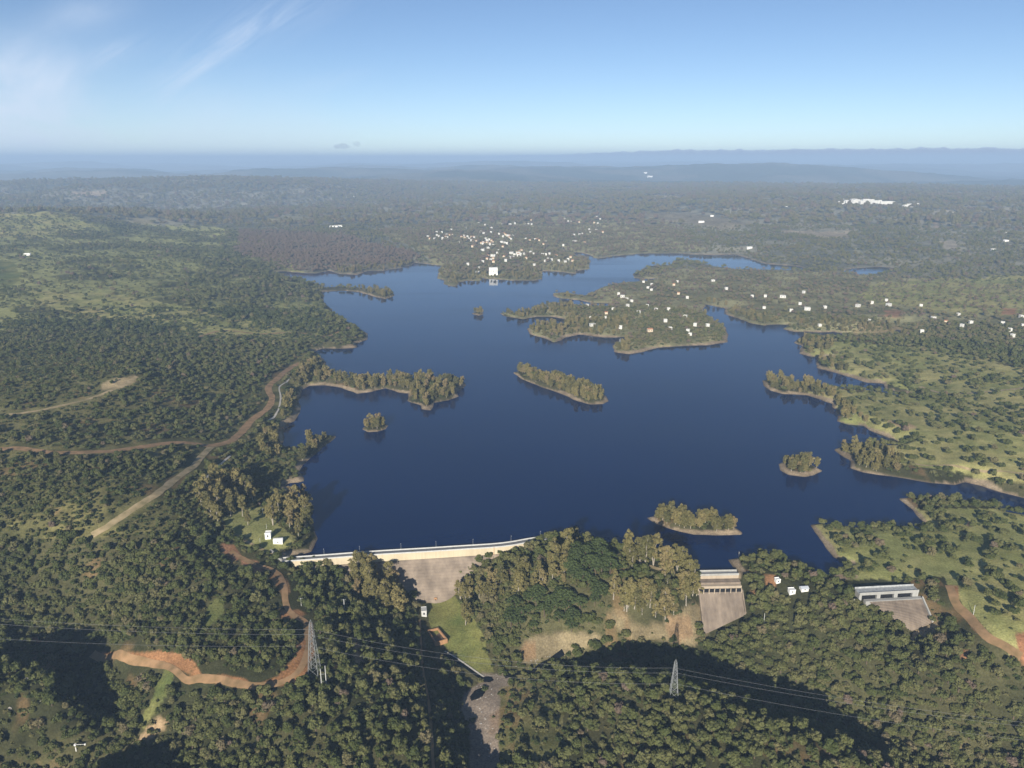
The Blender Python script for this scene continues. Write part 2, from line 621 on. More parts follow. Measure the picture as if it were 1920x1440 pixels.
# dam axis at crest level
DAM_PX = [(529, 1047), (600, 1042), (700, 1034.5), (800, 1028.5), (870, 1024), (925, 1020.5), (960, 1016.5), (1000, 1009.5), (1045, 1005), (1095, 1003)]
DAM_Z = 3.4
DAM = [at(px, py + 1, DAM_Z)[:2] for px, py in DAM_PX]
# everything on the valley side of the dam and the spillways
DOWN = list(DAM) + [at(1120, 1034, 6)[:2], at(1200, 1050, 6)[:2], at(1285, 1078, 2)[:2], at(1303, 1075, 0)[:2], at(1382, 1073, 0)[:2], at(1395, 1078, 3)[:2], at(1450, 1066, 5)[:2],
                    at(1540, 1100, 3)[:2], at(1610, 1110, 2)[:2], at(1760, 1110, 3)[:2], at(2300, 1110, 3)[:2], np.array([900., -500.]), np.array([-900., -500.]), at(-400, 1045, 4)[:2], at(480, 1045, 4)[:2]]


def shore(x, y):
    """signed distance to the shoreline: <0 in the water"""
    out = np.full(x.shape, 4000.0)
    near = (y > 350) & (y < 3600) & (np.abs(x) < 2600)
    xs, ys = x[near], y[near]
    if len(xs) == 0:
        return out
    dl = polydist(xs, ys, LAKE)
    s = np.where(inpoly(xs, ys, LAKE), -dl, dl)
    for isl in ISLES:
        d = polydist(xs, ys, isl)
        d = np.where(inpoly(xs, ys, isl), d, -d)
        s = np.maximum(s, d)
    d = polydist(xs, ys, POND)
    s = np.minimum(s, np.where(inpoly(xs, ys, POND), -d, d))
    r = np.sqrt(xs ** 2 + ys ** 2)
    s = s + (fbm(xs, ys, 26, 5, 3) - .5) * np.clip(r / 700, .8, 2.5) * 4.5 * (s > -25)
    out[near] = s
    return out


# ---------------------------------------------------------------- terrain heights: (pixel, pixel, height)
HP = [
    # lake surroundings, islands
    (760, 900, 3), (1000, 850, 3), (1200, 800, 3), (900, 640, 3), (1050, 735, 3.6), (1300, 985, 3.6), (1500, 880, 3.6), (1100, 620, 6), (1180, 600, 12), (1270, 590, 11), (1300, 630, 7),
    (1250, 550, 6), (1350, 550, 6), (1180, 650, 4), (830, 740, 5), (700, 728, 4), (640, 720, 5), (720, 550, 5), (900, 515, 7), (1000, 510, 7), (900, 990, 3), (1150, 930, 3), (1400, 900, 3),
    # left shore and hills
    (560, 1030, 3.5), (510, 1036, 4.5), (450, 990, 6), (400, 960, 9), (480, 900, 6), (530, 870, 5), (520, 820, 6), (500, 780, 10), (560, 690, 8), (600, 630, 7), (640, 630, 8), (570, 575, 9),
    (300, 930, 24), (200, 900, 32), (100, 950, 26), (0, 900, 32), (-150, 900, 34), (0, 800, 42), (200, 800, 36), (350, 780, 24), (430, 760, 16), (250, 700, 52), (170, 720, 50), (100, 700, 48), (0, 700, 44), (-150, 720, 44), (330, 700, 38),
    (400, 680, 26), (500, 640, 12), (0, 620, 30), (-150, 610, 30), (150, 620, 28), (300, 620, 22), (100, 560, 38), (250, 570, 34), (400, 560, 22), (500, 560, 12), (300, 480, 42), (100, 470, 48), (30, 500, 48), (-200, 500, 50), (450, 480, 18), (600, 480, 14),
    (90, 396, 105), (40, 400, 98), (0, 412, 88), (-200, 410, 85), (170, 415, 80), (230, 432, 50), (330, 432, 36), (450, 432, 30),
    # left foreground
    (430, 1040, 3), (300, 1050, 10), (380, 1100, 2), (150, 1030, 9), (0, 1010, 12), (-150, 1030, 8), (60, 1105, -13), (0, 1120, -14), (130, 1200, -32), (165, 1285, -38), (190, 1360, -44), (60, 1265, -7), (100, 1310, -10), (0, 1330, -16), (-150, 1330, -10), (-60, 1260, -12),
    (25, 1395, -36), (0, 1440, -44), (-150, 1440, -44), (90, 1430, -44), (60, 1345, -20), (20, 1620, 0), (-150, 1620, 0), (160, 1640, -22), (160, 1440, -40), (300, 1150, -4), (230, 1215, -13), (400, 1200, -7), (350, 1250, -11), (450, 1280, -10), (590, 1262, -4), (565, 1180, -3), (530, 1100, 0), (480, 1150, -4), (300, 1330, -22), (420, 1345, -19),  # points below the frame: unseen hill raised to shade the hollow
    (250, 1420, -38), (330, 1395, -40), (440, 1420, -26), (550, 1400, -16), (640, 1340, -10), (690, 1250, -10), (670, 1160, -11), (620, 1095, -6), (560, 1063, -3), (620, 1075, -7), (680, 1100, -15), (730, 1120, -22), (745, 1180, -24), (740, 1240, -16),
    (730, 1310, -10), (775, 1400, -14), (750, 1350, -12), (775, 1250, -22), (800, 1310, -22), (815, 1380, -20), (845, 1290, -37), (865, 1360, -41), (885, 1440, -44), (650, 1440, -14),
    # valley
    (790, 1140, -28), (815, 1130, -29), (850, 1118, -26), (870, 1095, -19), (900, 1068, -10), (960, 1045, -3), (1020, 1030, 2), (830, 1180, -31), (820, 1230, -33), (880, 1240, -34), (905, 1275, -36), (897, 1303, -37), (910, 1370, -40), (920, 1440, -43), (950, 1300, -35), (1000, 1330, -31), (1000, 1410, -29), (955, 1390, -37),
    (1050, 1240, -33), (1110, 1222, -32), (1200, 1205, -30), (1290, 1212, -31), (980, 1262, -34), (1000, 1215, -27), (1060, 1195, -22), (1150, 1180, -21), (1230, 1170, -18), (1285, 1150, -12), (1295, 1188, -24), (960, 1225, -30), (940, 1170, -22),
    # hill between dam and spillway
    (1000, 1050, 5), (1130, 1058, 9), (1060, 1090, 2), (950, 1130, -13), (1000, 1165, -17), (1100, 1150, -10), (1200, 1110, 1), (1280, 1082, 3), (1200, 1062, 7), (1290, 1072, 2), (1260, 1130, -6),
    (1345, 1080, -2), (1343, 1100, -8), (1345, 1130, -15), (1350, 1165, -24), (1345, 1185, -29), (1395, 1150, -18), (1318, 1150, -20), (1320, 1110, -9), (1385, 1108, -9),
    # right of spillway
    (1400, 1072, 4), (1450, 1062, 6), (1410, 1105, 0), (1500, 1098, 4), (1550, 1108, 3), (1560, 1086, 1.5), (1600, 1086, 1.8), (1660, 1092, 2), (1600, 1110, 1.5), (1620, 1125, -1), (1680, 1124, -2), (1725, 1120, 0), (1690, 1150, -10), (1740, 1182, -13), (1720, 1198, -17), (1640, 1150, -6), (1760, 1130, 2), (1800, 1080, 6), (1900, 1100, 9), (2050, 1100, 10),
    (1900, 1190, 5), (1830, 1180, 2), (1790, 1190, -5), (1450, 1150, -8), (1550, 1170, -5), (1650, 1220, -14), (1750, 1260, -14), (1500, 1230, -21), (1400, 1230, -27), (1420, 1180, -16), (1600, 1290, -28), (1750, 1330, -28), (1880, 1360, -36), (1900, 1260, -8), (2060, 1300, -10), (1350, 1205, -32),
    (1330, 1235, -34), (1400, 1285, -38), (1500, 1318, -39), (1600, 1352, -41), (1750, 1402, -44), (1900, 1440, -46),
    # near right ridge
    (1100, 1262, -20), (1180, 1272, -10), (1262, 1302, -6), (1330, 1325, -6), (1400, 1348, -5), (1500, 1386, -6), (1600, 1425, -8), (1060, 1300, -28), (1100, 1350, -21), (1100, 1440, -24), (1300, 1440, -10), (1200, 1380, -14), (1450, 1440, -12),
    # right dehesa
    (1600, 1020, 4), (1700, 1030, 6), (1850, 1000, 7), (2000, 1010, 8), (1750, 965, 4), (1800, 860, 12), (1700, 870, 6), (1650, 775, 9), (1750, 790, 14), (1900, 800, 20), (2050, 800, 20), (1850, 700, 16), (1720, 720, 6), (1700, 650, 12), (1560, 655, 6), (1900, 600, 20), (2100, 620, 20), (1700, 570, 12),
    (1500, 570, 9), (1500, 535, 4), (1420, 580, 10), (1600, 528, 4), (1700, 530, 6), (1800, 520, 8), (1950, 520, 12), (1480, 730, 4), (1400, 520, 3.5), (1300, 510, 3),
    # beyond the lake
    (950, 450, 20), (1100, 420, 26), (800, 440, 24), (700, 470, 15), (600, 440, 26), (500, 415, 40), (1300, 440, 24), (1500, 440, 34), (1700, 440, 40), (1800, 470, 24), (1950, 440, 40), (1500, 475, 14), (1200, 455, 16), (1650, 384, 78), (1560, 388, 70), (1750, 388, 70), (1300, 390, 56), (1000, 390, 45), (700, 395, 36), (1900, 400, 60),
    (400, 336, 135), (330, 338, 132), (250, 343, 120), (130, 349, 112), (0, 352, 95), (-150, 352, 95), (500, 338, 128), (560, 346, 112), (650, 362, 55), (400, 392, 6), (250, 396, 8), (550, 388, 14), (130, 372, 30), (0, 372, 40),
    (1000, 352, 50), (800, 362, 40), (1350, 348, 66), (1800, 350, 70), (1650, 362, 84), (960, 1750, -46), (400, 1750, -40), (1600, 1750, -30), (100, 1850, -30), (1900, 1750, -50),
]
HPW = np.array([at(*p) for p in HP] + [(0, -2000, 0), (3000, -1000, 20), (-3000, -1000, 20), (-1500, 300, 30), (1500, 300, 20), (-14000, 9000, 60), (14000, 9000, 60), (0, 16000, 60), (-6000, 14000, 70), (6000, 14000, 80), (-4000, 3000, 60), (4000, 3000, 30)], float)
_c = 12.0
_D = np.sqrt(((HPW[:, None, :2] - HPW[None, :, :2]) ** 2).sum(-1) + _c * _c)
_n = len(HPW)
_A = np.zeros((_n + 1, _n + 1))
_A[:_n, :_n] = -_D
_A[:_n, _n] = 1
_A[_n, :_n] = 1
_A[np.arange(_n), np.arange(_n)] += 1.5
_W = np.linalg.solve(_A, np.concatenate([HPW[:, 2], [0]]))


def base_height(x, y):
    z = np.full(x.shape, _W[_n])
    for i in range(_n):
        z -= _W[i] * np.sqrt((x - HPW[i, 0]) ** 2 + (y - HPW[i, 1]) ** 2 + _c * _c)
    return z


def height(x, y, want_s=False):
    x = np.asarray(x, float)
    y = np.asarray(y, float)
    r = np.sqrt(x * x + y * y)
    s = shore(x, y)
    dn = inpoly(x, y, DOWN)
    b = base_height(x, y)
    far = smooth(7000, 10500, r)
    b = np.clip(b, -100, 150) * (1 - far) + far * np.clip(40 + 480 * (fbm(x, y * 1.7, 3600, 31, 5) - .42), 0, 232)
    amp = 2.0 + 3 * smooth(600, 1500, r) + 14 * smooth(1800, 4000, r)
    wl_ = fbm(x, y, 160, 21, 4) - .5
    b = b + amp * wl_ * 2 * np.where(s > 60, 1, np.clip(s / 60, 0.15, 1))
    w = np.where(dn, 1.0, smooth(1, 20 + np.clip((r - 1200) / 8, 0, 80), s))
    land = np.clip(s * .42, 0, 2.0) * (1 - w) + w * np.maximum(b, np.where(dn, -200, 2.0))
    z = np.where(dn, b, np.where(s > 0, land, np.maximum(-9, .45 * s)))
    z = np.minimum(z, 240)
    if want_s:
        return z, s, dn
    return z


def ground(px, py, zoff=0.0):
    """point where the ray through a pixel meets the terrain"""
    xc = (px - 960) / F
    yc = (720 - py) / F
    d = np.array([xc, CP + yc * SP, -SP + yc * CP])
    if d[2] > -1e-4:
        d[2] = -1e-4
    t0, t1 = (150 - H) / d[2], (-105 - H) / d[2]
    t1 = min(t1, 40000)
    lo, hi = t0, t1
    for _ in range(3):
        ts = np.linspace(lo, hi, 60)
        zz = H + d[2] * ts - height(d[0] * ts, d[1] * ts)
        k = np.argmax(zz <= 0) if (zz <= 0).any() else len(ts) - 1
        lo, hi = ts[max(k - 1, 0)], ts[k]
    t = (lo + hi) / 2
    x, y = d[0] * t, d[1] * t
    return np.array([x, y, H + d[2] * t + zoff])


def hz(x, y):
    return float(height(np.array([x]), np.array([y]))[0])


# ---------------------------------------------------------------- ground cover zones in the traced plan
# name, polygon
MEADOW = [
    [(1560, 640), (1760, 650), (1920, 690), (2100, 720), (2100, 1120), (1900, 1230), (1800, 1130), (1760, 1085), (1560, 1090), (1500, 1000), (1560, 960), (1660, 950), (2100, 960), (2100, 940), (1580, 850), (1660, 830), (1560, 780), (1500, 740), (1560, 728), (1650, 735), (1720, 745), (1700, 730), (1640, 716), (1560, 695), (1540, 676), (1500, 660)],
    [(60, 545), (180, 548), (330, 570), (440, 600), (540, 622), (420, 632), (300, 612), (150, 592), (70, 572)],
    [(0, 486), (30, 490), (42, 520), (20, 540), (-200, 545), (-200, 480)],
    [(400, 600), (500, 605), (545, 628), (470, 628), (410, 622)],
    [(800, 1132), (850, 1118), (880, 1150), (905, 1200), (925, 1262), (905, 1272), (870, 1245), (832, 1215), (800, 1165)],
    [(410, 975), (440, 960), (490, 950), (520, 975), (560, 1010), (545, 1030), (500, 1040), (455, 1020)],
    [(1830, 520), (1920, 515), (2100, 515), (2100, 600), (1800, 590), (1600, 560), (1640, 530)],
    [(0, 400), (80, 395), (130, 400), (180, 425), (90, 445), (-100, 445), (-200, 410)],
    [(310, 1250), (328, 1265), (318, 1300), (290, 1345), (270, 1370), (262, 1350), (290, 1300)],
    [(400, 1130), (430, 1110), (420, 1150), (385, 1180), (375, 1170)],
]
SCRUB = [
    [(-200, 690), (60, 670), (170, 665), (240, 690), (262, 706), (180, 760), (90, 800), (-200, 830)],
    [(940, 1265), (1040, 1240), (1060, 1300), (1040, 1440), (930, 1440), (925, 1320)],
]
BARE = [  # orange-red earth
    ((.30, .155, .075), [(172, 1222), (215, 1226), (300, 1222), (350, 1226), (368, 1245), (352, 1262), (330, 1250), (280, 1240), (240, 1235), (175, 1230)]),
    ((.30, .155, .075), [(368, 1248), (380, 1268), (420, 1262), (470, 1273), (462, 1290), (420, 1286), (380, 1276), (350, 1278)]),
    ((.29, .15, .07), [(565, 1165), (588, 1165), (588, 1220), (582, 1255), (560, 1282), (500, 1290), (470, 1282), (520, 1270), (550, 1240), (562, 1205), (575, 1190)]),
    ((.28, .15, .075), [(515, 1145), (560, 1140), (585, 1150), (560, 1160), (520, 1158)]),
    ((.27, .16, .08), [(515, 1070), (540, 1085), (545, 1110), (530, 1122), (520, 1100), (508, 1080)]),
    ((.30, .16, .09), [(418, 1020), (440, 1022), (452, 1040), (440, 1050), (425, 1042), (415, 1030)]),
    ((.30, .16, .09), [(455, 1050), (480, 1055), (495, 1070), (480, 1078), (458, 1066)]),
    ((.21, .17, .1), [(985, 1200), (1010, 1190), (1070, 1185), (1120, 1190), (1140, 1200), (1060, 1225), (1010, 1240), (985, 1245), (965, 1235)]),
    ((.24, .16, .088), [(985, 1205), (1003, 1204), (1005, 1235), (985, 1240), (968, 1228)]),
    ((.205, .165, .095), [(1130, 1145), (1160, 1140), (1200, 1175), (1260, 1165), (1300, 1130), (1318, 1140), (1325, 1185), (1300, 1210), (1255, 1200), (1190, 1200), (1150, 1180)]),
    ((.24, .165, .095), [(1255, 1160), (1290, 1158), (1295, 1190), (1265, 1200), (1250, 1180)]),
    ((.235, .19, .15), [(872, 1300), (905, 1280), (935, 1285), (940, 1320), (932, 1360), (940, 1460), (880, 1460), (878, 1380), (866, 1330)]),
    ((.22, .18, .14), [(905, 1262), (950, 1265), (960, 1280), (920, 1295), (885, 1298), (900, 1280)]),
    ((.33, .25, .18), [(1575, 1062), (1600, 1066), (1612, 1085), (1580, 1090), (1562, 1085)]),
    ((.30, .16, .085), [(1775, 1095), (1800, 1095), (1800, 1130), (1820, 1155), (1855, 1195), (1830, 1185), (1805, 1155), (1785, 1125)]),
    ((.30, .16, .085), [(1800, 1215), (1820, 1218), (1815, 1245), (1798, 1240)]),
    ((.30, .15, .08), [(1905, 1190), (1940, 1180), (1940, 1260), (1915, 1240)]),
    ((.36, .2, .1), [(1400, 1105), (1418, 1105), (1420, 1118), (1408, 1122)]),
    ((.3, .16, .08), [(1432, 1078), (1452, 1080), (1452, 1095), (1438, 1098)]),
    ((.3, .19, .1), [(1395, 1073), (1415, 1072), (1418, 1082), (1400, 1082)]),
    ((.33, .22, .13), [(660, 1190), (672, 1195), (680, 1240), (668, 1252), (662, 1225)]),
    ((.33, .3, .2), [(1715, 1178), (1758, 1166), (1758, 1185), (1735, 1202), (1715, 1192)]),
    ((.34, .24, .14), [(250, 1395), (300, 1350), (312, 1355), (285, 1375), (262, 1400)]),
    ((.28, .13, .08), [(58, 1195), (78, 1192), (80, 1206), (60, 1207)]),
    ((.36, .28, .16), [(190, 715), (252, 703), (258, 712), (215, 732), (185, 735)]),
    ((.42, .32, .22), [(130, 360), (200, 359), (200, 367), (140, 369)]),
    ((.3, .25, .18), [(1450, 432), (1592, 433), (1590, 447), (1550, 448)]),
    ((.3, .26, .2), [(1763, 452), (1790, 450), (1802, 468), (1770, 470)]),
    ((.26, .24, .16), [(1591, 448), (1597, 448), (1614, 474), (1609, 475)]),
    ((.27, .24, .17), [(1724, 414), (1730, 414), (1732, 434), (1726, 434)]),
    ((.3, .23, .17), [(1745, 418), (1755, 417), (1766, 430), (1758, 432)]),
    ((.28, .24, .17), [(1775, 478), (1800, 475), (1840, 472), (1800, 479), (1778, 484)]),
    ((.27, .24, .18), [(1500, 398), (1503, 398), (1504, 425), (1500, 425)]),
    ((.24, .22, .14), [(800, 378), (850, 376), (1000, 385), (960, 390), (860, 384)]),
    ((.24, .22, .13), [(480, 408), (560, 404), (600, 412), (530, 418)]),
    ((.25, .22, .14), [(240, 412), (280, 410), (290, 418), (245, 420)]),
    ((.28, .24, .17), [(1740, 397), (1830, 390), (1920, 395), (1830, 394), (1745, 400)]),
    ((.22, .19, .13), [(1190, 396), (1300, 400), (1420, 420), (1360, 430), (1240, 415)]),
    ((.33, .27, .19), [(1225, 366), (1280, 367), (1275, 373), (1225, 372)]),
    ((.3, .17, .1), [(1660, 582), (1690, 583), (1688, 593), (1660, 592)]),
    ((.32, .18, .1), [(1880, 578), (1905, 578), (1905, 590), (1878, 590)]),
    ((.33, .24, .14), [(1660, 785), (1690, 788), (1720, 800), (1700, 805), (1668, 798)]),
]
NOTREE = [
    [(797, 1132), (850, 1116), (888, 1180), (915, 1262), (885, 1292), (838, 1250), (800, 1205)],
    [(500, 990), (540, 990), (545, 1030), (495, 1035)],
    [(425, 975), (495, 960), (500, 1030), (440, 1000)],
    [(1595, 1100), (1730, 1095), (1735, 1125), (1756, 1190), (1710, 1205), (1690, 1170), (1650, 1140), (1605, 1128)],
    [(1298, 1065), (1395, 1065), (1400, 1110), (1412, 1155), (1345, 1200), (1310, 1190), (1308, 1110)],
    [(780, 1108), (860, 1104), (850, 1125), (815, 1140), (805, 1155), (783, 1150)],
    [(795, 1175), (845, 1175), (850, 1215), (810, 1215)],
    [(1555, 1060), (1680, 1080), (1680, 1100), (1560, 1098)],
    [(828, 1220), (840, 1218), (912, 1268), (900, 1278)],
]
EUC = [
    ('by the white huts', 0.3, [(378, 915), (470, 915), (478, 955), (470, 975), (400, 985), (378, 950)]),
    ('on the point beside the dam', 0.5, [(540, 935), (575, 940), (592, 985), (594, 1020), (560, 1028), (540, 1000)]),
    ('below the left end of the dam', 0.5, [(650, 1072), (715, 1085), (775, 1130), (770, 1150), (715, 1150), (660, 1110)]),
    ('on the bank below the dam crest', 0.7, [(858, 1100), (925, 1088), (1000, 1078), (1050, 1050), (1085, 1045), (1075, 1092), (990, 1115), (900, 1132), (862, 1130)]),
    ('on the knoll beside the spillway', 0.8, [(1175, 1048), (1240, 1058), (1296, 1084), (1300, 1095), (1240, 1085), (1180, 1065)]),
    ('between the pines and the spillway', 0.8, [(1145, 1112), (1200, 1105), (1245, 1105), (1260, 1150), (1225, 1195), (1180, 1180), (1150, 1150)]),
    ('at the left edge of the spillway chute', 0.9, [(1268, 1105), (1308, 1100), (1306, 1150), (1280, 1180), (1262, 1160)]),
    ('alone on the grass below the dam', .02, [(862, 1165), (885, 1165), (885, 1178), (862, 1178)]),
    ('on the long wooded tongue', 0.6, [(620, 700), (880, 705), (880, 775), (760, 775), (740, 735), (620, 730)]),
    ('on the narrow shore spit', 0.6, [(585, 815), (635, 812), (635, 828), (575, 868), (565, 868)]),
    ('along the lake road shore', .26, [(560, 690), (625, 665), (620, 720), (560, 725), (560, 790), (530, 800), (520, 860), (480, 860), (490, 800), (540, 740)]),
    ('on the long island', 0.8, [(955, 690), (1150, 690), (1150, 765), (955, 720)]),
    ('on the round islet', 1.2, [(675, 790), (730, 790), (730, 815), (675, 815)]),
    ('on the tiny islet', 1.2, [(884, 583), (912, 583), (912, 594), (884, 594)]),
    ('on the islet off the right shore', 0.9, [(1455, 862), (1548, 862), (1548, 895), (1455, 895)]),
    ('on the island near the spillway', 0.75, [(1208, 962), (1397, 962), (1397, 1008), (1208, 1008)]),
    ('on the pointed right headland', 0.6, [(1430, 705), (1540, 725), (1600, 770), (1640, 805), (1600, 800), (1560, 770), (1520, 745), (1440, 740)]),
    ('on the right shore headland', 0.5, [(1575, 838), (1660, 838), (1690, 870), (1680, 895), (1600, 885), (1590, 860)]),
    ('on the right shore points', .3, [(1490, 630), (1560, 640), (1570, 690), (1640, 700), (1600, 712), (1530, 690), (1490, 660)]),
    ('on the small far peninsula', .4, [(670, 540), (745, 540), (745, 565), (670, 555)]),
    ('on the middle peninsula', .3, [(930, 560), (1070, 555), (1080, 600), (1180, 600), (1180, 660), (980, 640)]),
    ('along the far right shore', .26, [(1320, 560), (1400, 585), (1490, 600), (1680, 605), (1700, 628), (1480, 625), (1320, 590)]),
    ('along the far village shore', .22, [(630, 500), (780, 490), (830, 500), (1020, 505), (1110, 490), (1105, 510), (1020, 528), (820, 540), (820, 500), (640, 520)]),
]
PINE = [
    ('on the hill beside the dam', 0.5, [(1060, 1042), (1130, 1036), (1160, 1060), (1155, 1100), (1120, 1125), (1070, 1100)]),
    ('above the ochre bank', 0.5, [(950, 1130), (1080, 1110), (1140, 1125), (1145, 1160), (1080, 1185), (1000, 1195), (955, 1175)]),
]

ROADS = {  # name, material, half width m, pixels
    'lake_track': ('track', 3.8, [(-60, 838), (0, 842), (33, 841), (83, 847), (133, 849), (200, 847), (240, 842), (267, 838), (300, 833), (337, 830), (365, 832), (393, 836), (430, 828), (450, 813), (473, 787), (500, 767), (510, 747), (503, 727), (520, 710), (540, 693), (562, 680)]),
    'fork_track': ('pale_track', 3.0, [(396, 838), (377, 857), (360, 877), (327, 900), (293, 927), (253, 953), (240, 962), (205, 985), (173, 1004)]),
    'hill_track': ('pale_track', 2.2, [(257, 706), (235, 722), (213, 730), (173, 746), (127, 758), (67, 771), (10, 778), (-40, 780)]),
    'upper_track': ('track', 3.0, [(373, 632), (400, 623), (430, 620), (483, 626), (533, 624), (567, 625), (610, 631), (637, 622)]),
    'canal_path': ('path', 1.0, [(432, 855), (420, 865), (403, 880), (388, 895), (373, 911)]),
    'canal': ('path', .9, [(551, 702), (538, 716), (524, 726), (526, 742), (525, 757), (519, 774), (500, 790)]),
    'lower_track': ('track', 2.1, [(173, 1226), (213, 1229), (240, 1235), (278, 1244), (310, 1248), (332, 1260), (350, 1276), (377, 1272), (417, 1276), (460, 1285), (500, 1285), (533, 1277), (560, 1258), (573, 1233), (580, 1207), (575, 1183), (572, 1166), (548, 1152), (535, 1130), (533, 1096), (516, 1072), (476, 1058), (432, 1034)]),
    'grove_track': ('track', .8, [(787, 1162), (789, 1200), (792, 1250), (803, 1310), (808, 1360), (812, 1427), (814, 1470)]),
    'side_track': ('track', 1.6, [(600, 1153), (612, 1160), (626, 1164)]),
    'right_track': ('track', 2.6, [(1780, 1098), (1792, 1130), (1815, 1155), (1848, 1193), (1880, 1210), (1915, 1232)]),
    'meadow_track': ('pale_track', 1.3, [(1680, 862), (1700, 866), (1735, 873), (1800, 876), (1860, 884), (1930, 890)]),
    'far_track': ('pale_track', 2.6, [(1725, 725), (1770, 738), (1820, 737), (1870, 733), (1930, 726)]),
    'knoll_track': ('pale_track', 1.8, [(1165, 1038), (1195, 1052), (1230, 1066), (1265, 1074)]),
    'grass_track': ('pale_track', 1.3, [(444, 1003), (470, 1020), (495, 1032), (520, 1040)]),
}

# ---------------------------------------------------------------- the terrain sheet


def ring_axis():
    a = np.arange(-39, 39.001, .092)
    left = np.array([-180, -150, -120, -95, -80, -68, -58, -51, -46, -43, -41, -40])
    return np.radians(np.concatenate([left, a, -left[::-1][:-1]]))


AZ = ring_axis()
rr = [12, 40, 80, 120, 160, 200, 235, 260]
r_ = 280.0
while r_ < 44000:
    rr.append(r_)
    r_ *= 1.0040 if r_ < 1500 else (1.0048 if r_ < 5500 else 1.009)
RAD = np.array(rr + [44000.0])
nA, nR = len(AZ), len(RAD)
GX = (RAD[:, None] * np.sin(AZ)[None, :]).ravel()
GY = (RAD[:, None] * np.cos(AZ)[None, :]).ravel()
GZ, GS, GD = height(GX, GY, True)
gr_ = np.sqrt(GX ** 2 + GY ** 2)


def ground_colour(x, y, z, s, dn):
    px, py, _ = project(x, y, z)
    r = np.sqrt(x * x + y * y)
    jx = (fbm(x, y, 22, 41, 3) - .5)
    jy = (fbm(x, y, 22, 45, 3) - .5)
    qx, qy = px + jx * 26, py + jy * 14
    n1 = fbm(x, y, 55, 51, 4)
    n2 = fbm(x, y, 12, 55, 3)
    n3 = fbm(x, y, 600, 57, 4)
    C = np.empty(x.shape + (3,))

    def lerp(a, b, t):
        return np.asarray(a) * (1 - t[..., None]) + np.asarray(b) * t[..., None]
    C[:] = lerp((.04, .042, .02), (.085, .08, .038), smooth(.35, .65, n1))  # woodland floor, colour darkened to stand in for shade between crowns
    # far country: pale, patchy woods and fields, lightened further to paint in haze
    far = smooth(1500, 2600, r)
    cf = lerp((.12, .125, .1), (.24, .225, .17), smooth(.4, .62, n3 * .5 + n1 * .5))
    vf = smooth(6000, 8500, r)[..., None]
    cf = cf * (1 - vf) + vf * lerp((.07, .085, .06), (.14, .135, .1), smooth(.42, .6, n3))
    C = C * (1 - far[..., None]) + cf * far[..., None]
    lhill = inpoly(qx, qy, [(-400, 620), (600, 620), (540, 1000), (-400, 1020)])
    C = np.where(lhill[..., None], lerp((.07, .07, .03), (.16, .145, .06), smooth(.35, .65, n1 * .5 + n2 * .5)), C)
    # upper-left mosaic of grass and wood
    mos = inpoly(qx, qy, [(-300, 395), (480, 430), (620, 560), (600, 640), (380, 640), (150, 610), (-300, 640)])
    t = smooth(.41, .51, n1 * .5 + fbm(x, y * .7, 130, 59, 3) * .5)
    C = np.where(mos[..., None], lerp((.085, .088, .04), (.25, .25, .1), t), C)
    vill = inpoly(qx, qy, [(700, 430), (1000, 405), (1250, 410), (1330, 470), (1120, 480), (1110, 520), (820, 540), (800, 480)]) | \
        inpoly(qx, qy, [(930, 560), (1200, 520), (1300, 500), (1700, 520), (1930, 540), (1930, 650), (1480, 625), (1370, 640), (1160, 670), (980, 640)])
    C = np.where(vill[..., None], lerp((.15, .145, .075), (.27, .25, .13), smooth(.35, .65, n1)), C)
    for k, P in enumerate(MEADOW):
        mk = inpoly(qx, qy, P)
        a, b = ((.22, .228, .082), (.32, .285, .12))
        if k == 4:
            a, b = ((.115, .15, .045), (.19, .185, .062))
        elif k in (2, 8, 9):
            a, b = ((.1, .125, .042), (.165, .16, .058))
        C = np.where(mk[..., None], lerp(a, b, smooth(.3, .7, n1 * .6 + n2 * .4)), C)
    for P in SCRUB:
        mk = inpoly(qx, qy, P)
        C = np.where(mk[..., None], lerp((.09, .09, .035), (.16, .145, .065), smooth(.3, .7, n1 * .5 + n2 * .5)), C)
    for col, P in BARE:
        pa = np.array(P)
        sel = np.where((px > pa[:, 0].min() - 14) & (px < pa[:, 0].max() + 14) & (py > pa[:, 1].min() - 12) & (py < pa[:, 1].max() + 12))[0]
        if not len(sel):
            continue
        sd = polydist(px[sel], py[sel], P)
        sd = np.where(inpoly(px[sel], py[sel], P), sd, -sd) + jx[sel] * 12 + (n2[sel] - .5) * 9
        t = smooth(-2.5, 2.5, sd)[:, None]
        cc = lerp(np.array(col) * .72, np.array(col) * 1.15, n2[sel])
        C[sel] = C[sel] * (1 - t) + cc * t
    # bare soil showing through the scrub
    spot = smooth(.66, .72, fbm(x, y, 34, 77, 4)) * (r < 1500) * (~inpoly(px, py, MEADOW[0])) * .8
    C = lerp(C, (.22, .14, .07), spot * .6) if False else C * (1 - (spot * .55)[..., None]) + np.array((.22, .135, .07)) * (spot * .55)[..., None]
    # drawdown bank of the lake
    bw = (1.4 + 7.0 * smooth(.25, .8, fbm(x, y, 48, 71, 3)) + 2.0 * (n2 - .5)) * np.where(r > 1400, .6, 1)
    bk = (1 - smooth(bw * .8, bw * 1.15, s)) * (~dn | (s < 8))
    bcol = lerp((.20, .155, .105), (.30, .235, .16), n2)
    bcol = bcol * (.62 + .38 * smooth(.5, 1.6, s + (n2 - .5)))[..., None]   # wet strip at the waterline
    C = C * (1 - bk[..., None]) + bcol * bk[..., None]
    C *= (.85 + .3 * n2)[..., None]
    return C


